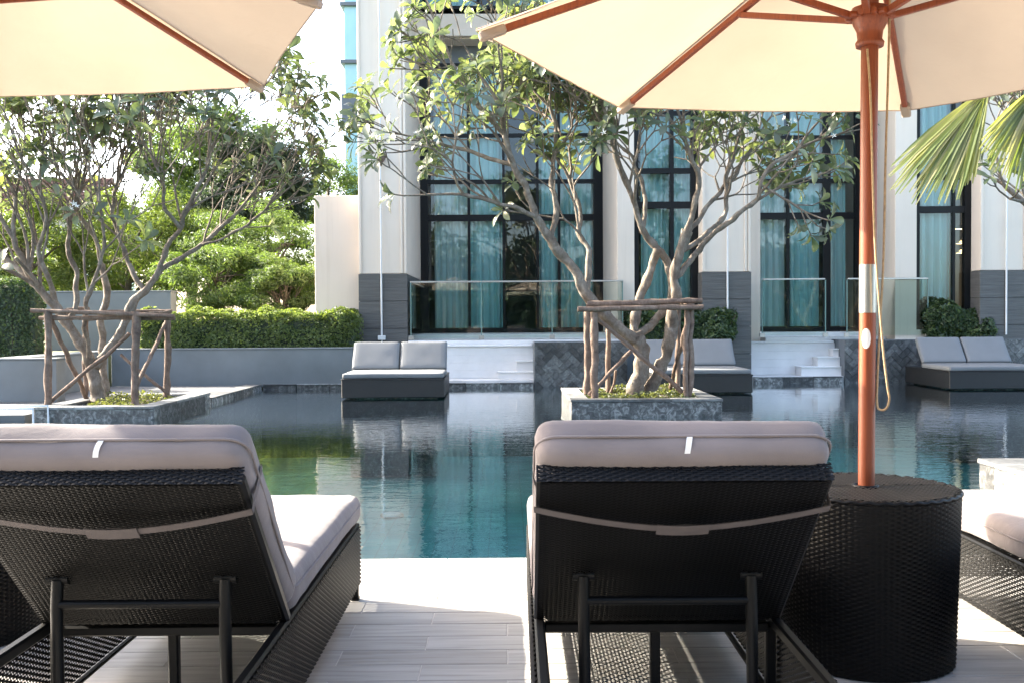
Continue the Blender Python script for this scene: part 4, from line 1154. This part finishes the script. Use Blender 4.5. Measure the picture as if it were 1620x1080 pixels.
# ---- the tree in the middle planter
YC = 13.65
c_ = lambda px, py, dy=0: at(px, py, YC+dy)
limbs = [
 ([c_(1008,632), c_(1006,612,-.02), c_(1014,585), c_(1012,555), c_(1005,532)], .125, .095, 'trunk', -1, 0),
 ([c_(1006,540), c_(985,524,-.05), c_(955,500,-.1), c_(930,470,-.15), c_(914,435,-.2), c_(893,408,-.2), c_(868,378,-.25), c_(850,345,-.3)], .085, .055, 'branch', -1, 0),
 ([c_(850,347,-.3), c_(832,300,-.35), c_(812,262,-.4), c_(800,215,-.4), c_(790,165,-.5)], .05, .032, 'branch', 4, .52),
 ([c_(850,345,-.3), c_(815,330,-.5), c_(775,318,-.7), c_(735,308,-.9)], .036, .022, 'branch', 3, .5),
 ([c_(812,262,-.4), c_(770,250,-.2), c_(725,235,.1), c_(690,228,.2)], .034, .02, 'branch', 3, .5),
 ([c_(800,215,-.4), c_(765,180,-.5), c_(735,140,-.6), c_(715,100,-.6)], .033, .021, 'branch', 3, .52),
 ([c_(868,378,-.25), c_(880,330,-.1), c_(872,280,.1), c_(880,225,.2), c_(872,170,.3)], .04, .024, 'branch', 4, .45),
 ([c_(926,468,-.15), c_(932,430,-.1), c_(930,398,.0), c_(916,368,.15), c_(918,325,.3), c_(900,285,.4)], .05, .028, 'branch', 4, .48),
 ([c_(1004,536), c_(1003,515,.1), c_(1012,478,.2), c_(1027,430,.22), c_(1036,410,.15), c_(1041,393,.06)], .065, .055, 'branch', -1, 0),
 ([c_(1060,420,.2), c_(1038,392,.1), c_(1015,362,0), c_(1003,318,-.1), c_(984,270,-.2), c_(968,222,-.3)], .058, .034, 'branch', 4, .5),
 ([c_(1015,362,0), c_(1022,320,.15), c_(1016,285,.25), c_(1002,255,.4), c_(985,235,.5)], .034, .022, 'branch', 3, .45),
 ([c_(1004,532), c_(1030,515,.1), c_(1052,490,.15), c_(1064,450,.15), c_(1060,420,.2)], .055, .055, 'branch', -1, 0),
 ([c_(1022,628,.1), c_(1040,590,.05), c_(1056,555,0), c_(1062,515,0), c_(1068,470,-.05), c_(1066,435,-.1), c_(1076,400,-.15), c_(1088,365,-.2)], .088, .06, 'trunk', -1, 0),
 ([c_(1088,367,-.2), c_(1100,320,-.25), c_(1104,290,-.3), c_(1098,262,-.35), c_(1086,228,-.4)], .042, .028, 'branch', 4, .45),
 ([c_(1078,398,-.15), c_(1108,378,.0), c_(1138,352,.15), c_(1150,330,.2), c_(1148,290,.3), c_(1160,250,.35)], .04, .026, 'branch', 4, .45),
 ([c_(1100,402,-.1), c_(1130,370,-.25), c_(1162,342,-.4), c_(1195,318,-.5), c_(1206,290,-.6), c_(1222,262,-.6), c_(1262,235,-.7)], .042, .022, 'branch', 3, .5),
 ([c_(1195,318,-.5), c_(1225,300,-.4), c_(1260,286,-.3), c_(1300,276,-.2)], .022, .014, 'branch', 2, .4),
 ([c_(1070,440,-.1), c_(1092,412,-.1), c_(1102,400,-.1)], .042, .042, 'branch', -1, 0),
 ([c_(1088,368,-.2), c_(1112,340,.1), c_(1140,300,.4), c_(1172,262,.6), c_(1195,222,.8)], .036, .022, 'branch', 4, .42),
 ([c_(1206,292,-.6), c_(1240,315,-.7), c_(1275,335,-.8)], .02, .013, 'branch', 2, .4),
]
cen = at(960, 330, YC)
def in_c(p):
    q = ROT.transposed() @ (p - CAM); px = 810+FPX*q.x/-q.z; py = 540-FPX*q.y/-q.z
    return abs(p.y-YC) < 2.3 and ((px-960)/370)**2 + ((py-190)/260)**2 < 1 and py < 350
frC = Frangi(5, in_c, at(980, 420, YC), .235, (4, 8), .80, .58, .16); frC.side = 3
frangipani('broad frangipani tree with twisted trunk in the middle planter', at(1010, 632, YC), limbs, frC, 300, seed=2)

# ---- the tree at the left
YL = 13.75
l_ = lambda px, py, dy=0: at(px, py, YL+dy)
limbs = [
 ([l_(155,636), l_(152,600), l_(146,575)], .115, .10, 'trunk', -1, 0),
 ([l_(146,578), l_(128,545,-.05), l_(108,512,-.1), l_(88,486,-.15), l_(60,455,-.2), l_(38,420,-.25), l_(22,378,-.3)], .085, .05, 'branch', 3, .6),
 ([l_(60,455,-.2), l_(28,425,0), l_(0,398,.1), l_(-20,370,.2)], .045, .03, 'branch', 3, .5),
 ([l_(88,486,-.15), l_(75,440,-.3), l_(62,390,-.4), l_(72,345,-.5), l_(62,300,-.5)], .042, .028, 'branch', 3, .55),
 ([l_(150,580), l_(168,560,.05), l_(188,530,.1), l_(204,492,.1), l_(228,460,.1), l_(252,428,.1)], .08, .058, 'branch', -1, 0),
 ([l_(252,428,.1), l_(262,395,.0), l_(285,362,-.1), l_(300,325,-.2), l_(318,290,-.3), l_(330,250,-.3)], .045, .026, 'branch', 4, .48),
 ([l_(252,428,.1), l_(285,410,.3), l_(318,388,.5), l_(350,360,.6), l_(385,325,.7), l_(410,290,.7)], .042, .024, 'branch', 4, .45),
 ([l_(228,460,.1), l_(205,420,.25), l_(192,380,.3), l_(180,340,.4), l_(185,290,.5)], .045, .028, 'branch', 5, .46),
 ([l_(285,362,-.1), l_(262,330,-.4), l_(258,290,-.6), l_(240,245,-.7)], .032, .022, 'branch', 4, .45),
 ([l_(165,632,.6), l_(164,580,.6), l_(160,520,.6), l_(166,470,.6), l_(160,420,.6)], .07, .055, 'trunk', -1, 0),
 ([l_(160,420,.6), l_(150,380,.5), l_(128,340,.4), l_(120,290,.3)], .04, .028, 'branch', 4, .48),
 ([l_(108,512,-.1), l_(122,470,.1), l_(118,425,.2), l_(108,385,.2), l_(112,340,.2), l_(128,300,.2)], .05, .03, 'branch', 4, .5),
 ([l_(140,565,-.1), l_(135,500,-.4), l_(150,440,-.6), l_(165,380,-.7), l_(158,330,-.8)], .04, .026, 'branch', 3, .55),
 ([l_(318,388,.5), l_(365,372,.4), l_(400,350,.3), l_(425,325,.3)], .026, .018, 'branch', 3, .42),
]
def in_l(p):
    q = ROT.transposed() @ (p - CAM); px = 810+FPX*q.x/-q.z; py = 540-FPX*q.y/-q.z
    return abs(p.y-YL) < 2.3 and ((px-190)/330)**2 + ((py-190)/240)**2 < 1
frL = Frangi(8, in_l, at(150, 460, YL), .25, (3, 7), .44, .42, .19)
frL.side = 5; frL.wig = .075; frL.rmin = .0085; frL.taper = .82
frangipani('frangipani tree with many bare grey branches in the left planter', at(158, 636, YL), limbs, frL, 300, seed=4)

# ---- the tree at the right edge
YR = 13.6
r_ = lambda px, py, dy=0: at(px, py, YR+dy)
limbs = [([r_(1830,632), r_(1822,560), r_(1800,500)], .11, .09, 'trunk', -1, 0),
         ([r_(1800,505), r_(1760,440,-.1), r_(1710,390,-.2), r_(1660,345,-.3), r_(1618,318,-.4), r_(1588,292,-.4)], .075, .03, 'branch', 3, .42),
         ([r_(1800,505), r_(1830,430), r_(1840,360), r_(1830,290)], .07, .04, 'branch', 4, .5),
         ([r_(1710,390,-.2), r_(1690,330,.1), r_(1660,270,.2), r_(1640,230,.3)], .045, .028, 'branch', 4, .45)]
def in_r(p):
    q = ROT.transposed() @ (p - CAM); px = 810+FPX*q.x/-q.z; py = 540-FPX*q.y/-q.z
    return ((px-1780)/250)**2 + ((py-210)/200)**2 < 1
frR = Frangi(14, in_r, at(1800, 480, YR), .22, (4, 8), .8, .55, .16)
frangipani('frangipani branches reaching in at the right edge behind the palm leaves', at(1830, 632, YR), limbs, frR, 120, seed=6)

# ------------------------------------------------------------------ timber frames that hold the two trees
def stakes(label, poles, base):
    t = thing('tree_stake_frame', label, 'tree support', base, 'timber frames round the trees')
    for i, (nm, a, b, r) in enumerate(poles):
        n = 16; P = [a.lerp(b, k/n) for k in range(n+1)]
        P = [p + Vector((noise.noise(p*4+Vector((i,0,0)))*.022, noise.noise(p*4+Vector((0,i,5)))*.022, noise.noise(p*4+Vector((7,i,0)))*.012)) for p in P]
        MB().tube(P, [r*(1+.22*noise.noise(p*9)) for p in P], 11, rough=.28).build(nm, M['stake'], t)
    return t
def ST(px0, py0, px1, py1, Y0, Y1=None): return at(px0, py0, Y0), at(px1, py1, Y1 if Y1 else Y0)
f0, f1 = 13.02, 14.3
zt_ = .13
P = []
def pole(px, pyt, pyb, Y, r=.042, nm='upright_pole'): P.append((nm, at(px, pyb, Y), at(px+1, pyt, Y), r))
pole(76, 492, 640, f0, .046); pole(214, 493, 641, f0, .05); pole(135, 490, 625, f1, .04); pole(265, 492, 627, f1, .045)
for a, b, c, d, Ya, Yb, r in ((50,491,275,500,f0-.03,f0-.03,.028), (62,503,278,503,f0+.05,f0+.05,.03), (95,495,272,492,f1,f1,.026), (76,494,138,488,f0,f1,.026), (214,500,268,494,f0,f1,.03)):
    P.append(('top_rail', at(a,b,Ya), at(c,d,Yb), r))
for a, b, c, d, Ya, Yb, r in ((80,635,206,528,f0+.06,f0+.1,.027), (138,630,80,505,f1-.3,f0+.06,.03), (212,620,262,512,f0+.07,f1,.026), (265,622,190,560,f1-.05,f1+.02,.02)):
    P.append(('brace', at(a,b,Ya), at(c,d,Yb), r))
stakes('brown timber stake frame round the left tree', P, at(160, 636, 13.6))
P = []; f0, f1 = 12.95, 14.25
pole(940, 488, 632, f0, .052); pole(929, 486, 622, f0+.45, .045); pole(1085, 482, 632, f0, .036); pole(1092, 480, 632, f0+.03, .042); pole(1072, 480, 622, f1, .04); pole(962, 490, 622, f1, .036)
for a, b, c, d, Ya, Yb, r in ((914,489,1112,486,f0-.06,f0-.06,.034), (928,481,1110,476,f0+.07,f0+.07,.038), (955,482,1085,478,f1,f1,.03), (930,484,962,482,f0+.1,f1,.03), (1090,480,1074,478,f0+.05,f1,.03)):
    P.append(('top_rail', at(a,b,Ya), at(c,d,Yb), r))
for a, b, c, d, Ya, Yb, r in ((940,500,1080,620,f0+.08,f0+.08,.03), (932,624,998,556,f0+.06,f0+.35,.026), (965,628,975,585,f1-.1,f1-.2,.018), (1090,500,1060,615,f0+.1,f1-.1,.028)):
    P.append(('brace', at(a,b,Ya), at(c,d,Yb), r))
stakes('brown timber stake frame round the twisted tree in the middle planter', P, at(1010, 632, 13.5))

# ------------------------------------------------------------------ fan palm behind the right parasol
def fan_leaf(hub, axis, normal, length, spread, n, seed, droop=.25):
    g = random.Random(seed); axis = axis.normalized(); normal = (normal - axis*normal.dot(axis)).normalized(); side = axis.cross(normal)
    V = []; F = []
    for i in range(n):
        u = (i+.5)/n*2-1; a = u*spread; d = axis*math.cos(a) + side*math.sin(a)
        L = length*(1-.22*u*u)*g.uniform(.88, 1.05); wd = .0125; s_ = side*math.cos(a) - axis*math.sin(a)
        lift = normal*g.uniform(-.03, .03)
        n0 = len(V); m = 5
        for k in range(m+1):
            q = k/m; w_ = wd*math.sin(math.pi*min(.97, .12+q*.86))*1.0 + .002
            c = hub + d*L*q + Vector((0,0,-droop*L*q*q*g.uniform(.8,1.3))) + lift*q + normal*.03*math.sin(q*3+seed)
            V += [c - s_*w_ + normal*.012*(1-q), c, c + s_*w_ + normal*.012*(1-q)]
        for k in range(m):
            b = n0+k*3; F += [(b, b+1, b+4, b+3), (b+1, b+2, b+5, b+4)]
    return V, F
YP = 6.35
palm = thing('fan_palm', 'fan palm with hanging pleated leaves at the right behind the parasol', 'palm tree', (4.5, YP, .1))
pb = Vector((4.5, YP, .1)); crown = at(1720, 70, YP)
MB().tube(smooth([pb, pb+Vector((-.12,0,.9)), Vector((crown.x+.22, YP, crown.z-.9)), crown], 5), [.11-.003*i for i in range(16)], 14).build('trunk', M['bark2'], palm)
def frond(tip0, hubpx, hubY, dirpx, normal, L, sp, n, seed, droop):
    hub = at(*hubpx, hubY); tgt = at(*dirpx, hubY - .2)
    MB().tube(smooth([crown, crown.lerp(hub, .5)+Vector((0,0,.12)), hub], 6), .014, 6).build('petiole', M['tree_mid'], palm)
    V, F = fan_leaf(hub, tgt-hub, normal, L, sp, n, seed, droop)
    MB().add(V, F, False).build('fan_leaf', M['palm'], palm)
frond(None, (1562,150), 6.2, (1448,295), Vector((-.35,-.75,.45)), .84, .40, 44, 1, .07)
frond(None, (1645,135), 6.0, (1605,270), Vector((.2,-.8,.3)), .66, .55, 36, 2, .10)
for k, (a, el, L) in enumerate(((10,.5,1.0), (60,.9,.9), (110,.6,1.0), (200,1.1,.9), (250,.7,.9), (300,.4,1.0), (340,.9,.9), (160,1.0,.8))):
    d = Vector((math.cos(R(a))*math.cos(el), math.sin(R(a))*math.cos(el), math.sin(el)))
    hub = crown + d*.45
    MB().tube([crown, crown+d*.3+Vector((0,0,.04)), hub], .014, 6).build('petiole', M['tree_mid'], palm)
    V, F = fan_leaf(hub, d, Vector((0,0,1))+d*.2, L*.68, 1.25, 34, 20+k, .45)
    MB().add(V, F, False).build('fan_leaf', M['palm'], palm)

# ------------------------------------------------------------------ garden trees behind
def tree(label, base, crown_c, radii, n, size, mat, seed, clumps=40, trunk=.14, name='garden_tree', aspect=.4, sharp=.26, flat=1.0):
    g = np.random.default_rng(seed); base = Vector(base); c = np.array(crown_c, float); rr = np.array(radii, float)
    t = thing(name, label, 'tree', base)
    D = g.normal(0, 1, (clumps, 3)); D /= np.linalg.norm(D, axis=1, keepdims=True)
    C = c + D * rr * (g.uniform(.25, 1.0, clumps)**.5)[:, None]
    mb = MB(); top = Vector(c) + Vector((0,0,rr[2]*.2))
    mb.tube(smooth([base, base.lerp(top, .35)+Vector((g.uniform(-.2,.2), 0, 0)), base.lerp(top, .7), top], 4), [trunk*(1-.055*i) for i in range(13)], 9)
    mb.build('trunk', M['bark2'], t)
    lb = MB()
    for q in C[:: max(1, clumps//16)]:
        s = base.lerp(top, float(g.uniform(.4, .95))); e = Vector(q)
        lb.tube([s, s.lerp(e, .5)+Vector((0,0,.15)), e], [trunk*.35, trunk*.22, trunk*.08], 6)
    lb.build('limb', M['bark2'], t)
    k = g.integers(0, clumps, n); cs = rr.mean()*sharp*g.uniform(.7, 1.4, clumps)
    E = g.normal(0, 1, (n, 3)); E /= np.linalg.norm(E, axis=1, keepdims=True); rad = g.uniform(0, 1, n)**.45
    P = C[k] + E * (rad*cs[k])[:, None] * np.array([1.15, 1.15, .7*flat])
    P[:, 2] = np.maximum(P[:, 2], base.z+.03)
    N = E*.6 + np.array([0, 0, .6]) + (P-c)/rr*.4
    cloud_obj('crown', P, N, size, mat, t, seed+1, aspect, .55)
    return t
def T(px, py, Y): return tuple(at(px, py, Y))
def gz(px, Y): p = at(px, 500, Y); return (p.x, Y, .6)
tree('dark evergreen tree behind the left frangipani', gz(400, 29), T(405, 300, 29), (1.5, 1.6, 1.5), 22000, .15, M['tree_dark'], 101, 40, .2)
tree('leafy olive green tree beside the dark evergreen', gz(300, 32), T(330, 250, 32), (2.3, 2.0, 1.9), 20000, .16, M['tree_mid'], 110, 44, .2)
tree('feathery mid green tree beside the beige wall', gz(430, 24.5), T(425, 405, 24.5), (1.75, 1.6, 1.35), 34000, .11, M['tree_mid'], 102, 84, .12, aspect=.28, flat=.6)
tree('pale green airy tree behind the beige wall', gz(520, 33), T(520, 300, 33), (1.6, 1.5, 1.3), 11000, .13, M['tree_mid'], 103, 36, .1, aspect=.35)
tree('lime green tree glowing behind the left frangipani trunk', gz(205, 25), T(205, 390, 25), (2.2, 1.6, 1.35), 24000, .12, M['tree_lime'], 104, 60, .12, aspect=.3)
tree('yellow green tree at the far left behind the dark hedge', gz(40, 24), T(40, 395, 24), (1.9, 1.6, 1.25), 20000, .12, M['tree_lime'], 105, 50, .12, aspect=.32)
tree('mid green tree between the lime trees in the garden', gz(300, 31), T(280, 370, 31), (2.2, 1.8, 1.5), 20000, .15, M['tree_mid'], 106, 44, .15)
tree('leafy tree off to the left behind the red roofed house', gz(-140, 44), T(-120, 330, 44), (3.6, 2.6, 3.0), 18000, .2, M['tree_mid'], 107, 44, .2)
tree('dense green shrub tree low beside the pale block wall', gz(340, 22.3), T(345, 440, 22.3), (1.6, 1.0, .75), 20000, .10, M['tree_mid'], 108, 50, .07, aspect=.3)
tree('dense green shrub tree low behind the hedge by the beige wall', gz(455, 21.6), T(450, 455, 21.6), (1.1, .8, .62), 18000, .09, M['tree_mid'], 111, 44, .06, aspect=.3)
tree('dark low tree behind the left hedge', gz(130, 27), T(130, 420, 27), (2.0, 1.2, 1.1), 14000, .13, M['tree_mid'], 109, 36, .1)

# unseen leaf mass added behind the camera to block sky light from the loungers
struct('garden_ground', MB().box((-40, -30, -1.69), (40, -3.61, -.02)), M['ground'])
_g = np.random.default_rng(77); _n = 26000
_P = np.stack([_g.uniform(-15, 15, _n), -4.3 - np.abs(_g.normal(0, 1.2, _n)), 4.4*_g.uniform(0, 1, _n)**.8], 1)
_k = np.array([noise.noise(Vector((p[0]*.45, p[1]*.4, p[2]*.5))) for p in _P])
_P[:, 2] *= 1 + .35*_k; _P[:, 1] += _k*1.1; _P[:, 2] = np.maximum(_P[:, 2], .03)
cloud_obj('unseen_tree_blocker', _P, np.tile((0, .6, .5), (_n, 1)), .42, M['tree_dark'], None, 78, .5, .6, 'stuff')

# ------------------------------------------------------------------ buildings behind
def house():
    a, b = at(20, 330, 36), at(118, 330, 36); x0, x1 = a.x-2.5, b.x+.2; ze = at(80, 345, 36).z; zr_ = at(80, 268, 36).z
    t = thing('tiled_house', 'house with red tiled roof glimpsed through the left tree', 'house', ((x0+x1)/2, 36, .6))
    MB().box((x0+.3, 36.3, .6), (x1-.3, 42, ze)).build('wall', M['housewall'], t)
    rf = None
    n = 40; L = x1-x0
    m = MB()
    rows = 9
    for s in (0, 1):
        for r in range(rows):
            u0, u1 = r/rows, (r+1)/rows+.03
            ya = 36 + 3.1*u0; yb = 36 + 3.1*min(1, u1)
            if s: ya, yb = 42.2-3.1*u0, 42.2-3.1*min(1, u1)
            za, zb = ze + (zr_-ze)*u0 + .06, ze + (zr_-ze)*min(1, u1)
            def fn(u, v, ya=ya, yb=yb, za=za, zb=zb): return (x0+L*u, ya+(yb-ya)*v, za+(zb-za)*v + .035*math.sin(u*n*2*math.pi))
            m.grid(fn, n*4, 1, False)
    rf = m.build('roof', M['rooftile'], t)
    MB().tube([(x0, 39.1, zr_), (x1, 39.1, zr_)], .12, 8).build('ridge', M['rooftile'], rf)
    w_ = MB().box((x1-3.2, 36.27, 1.8), (x1-2.0, 36.34, 3.1)).build('window', M['towerglass'], t)
house()
def tower():
    x0 = at(546, 200, 42).x; x1 = x0+7; Y = 42; z1 = 26
    t = thing('glass_tower', 'distant building edge with teal glass and dark floor slabs beside the hotel', 'building', ((x0+x1)/2, Y, .6))
    MB().box((x0+.25, Y+.3, .6), (x1-.2, Y+10, z1-.2)).build('core', M['greyframe'], t)
    zs = [at(550, py, Y).z for py in (300, 278, 190, 150, 95, 8, -40)]
    edges = [.6] + sorted([at(550, py, Y).z for py in (280, 192, 150, 96, 5, -90, -180)]) + [z1]
    for i in range(len(edges)-1):
        a, b = edges[i], edges[i+1]
        solid = abs(b-a) < 1.3
        if solid: MB().box((x0-.12, Y-.1, a), (x1, Y+10, b)).build('floor_band', M['greyframe'], t)
        else:
            MB().box((x0-.15, Y-.15, b-.14), (x1, Y+10, b-.002)).build('floor_slab', M['greyframe'], t)
            k = 8
            for q in range(k):
                xa, xb = x0+(x1-x0)*q/k, x0+(x1-x0)*(q+1)/k
                MB().box((xa+.02, Y, a), (xb-.02, Y+.06, b-.142)).build('pane', M['towerglass'], t)
            for q in range(5):
                MB().box((x0, Y+.08+q*2.0, a), (x0+.06, Y+2.04+q*2.0, b-.142)).build('pane', M['towerglass'], t)
tower()
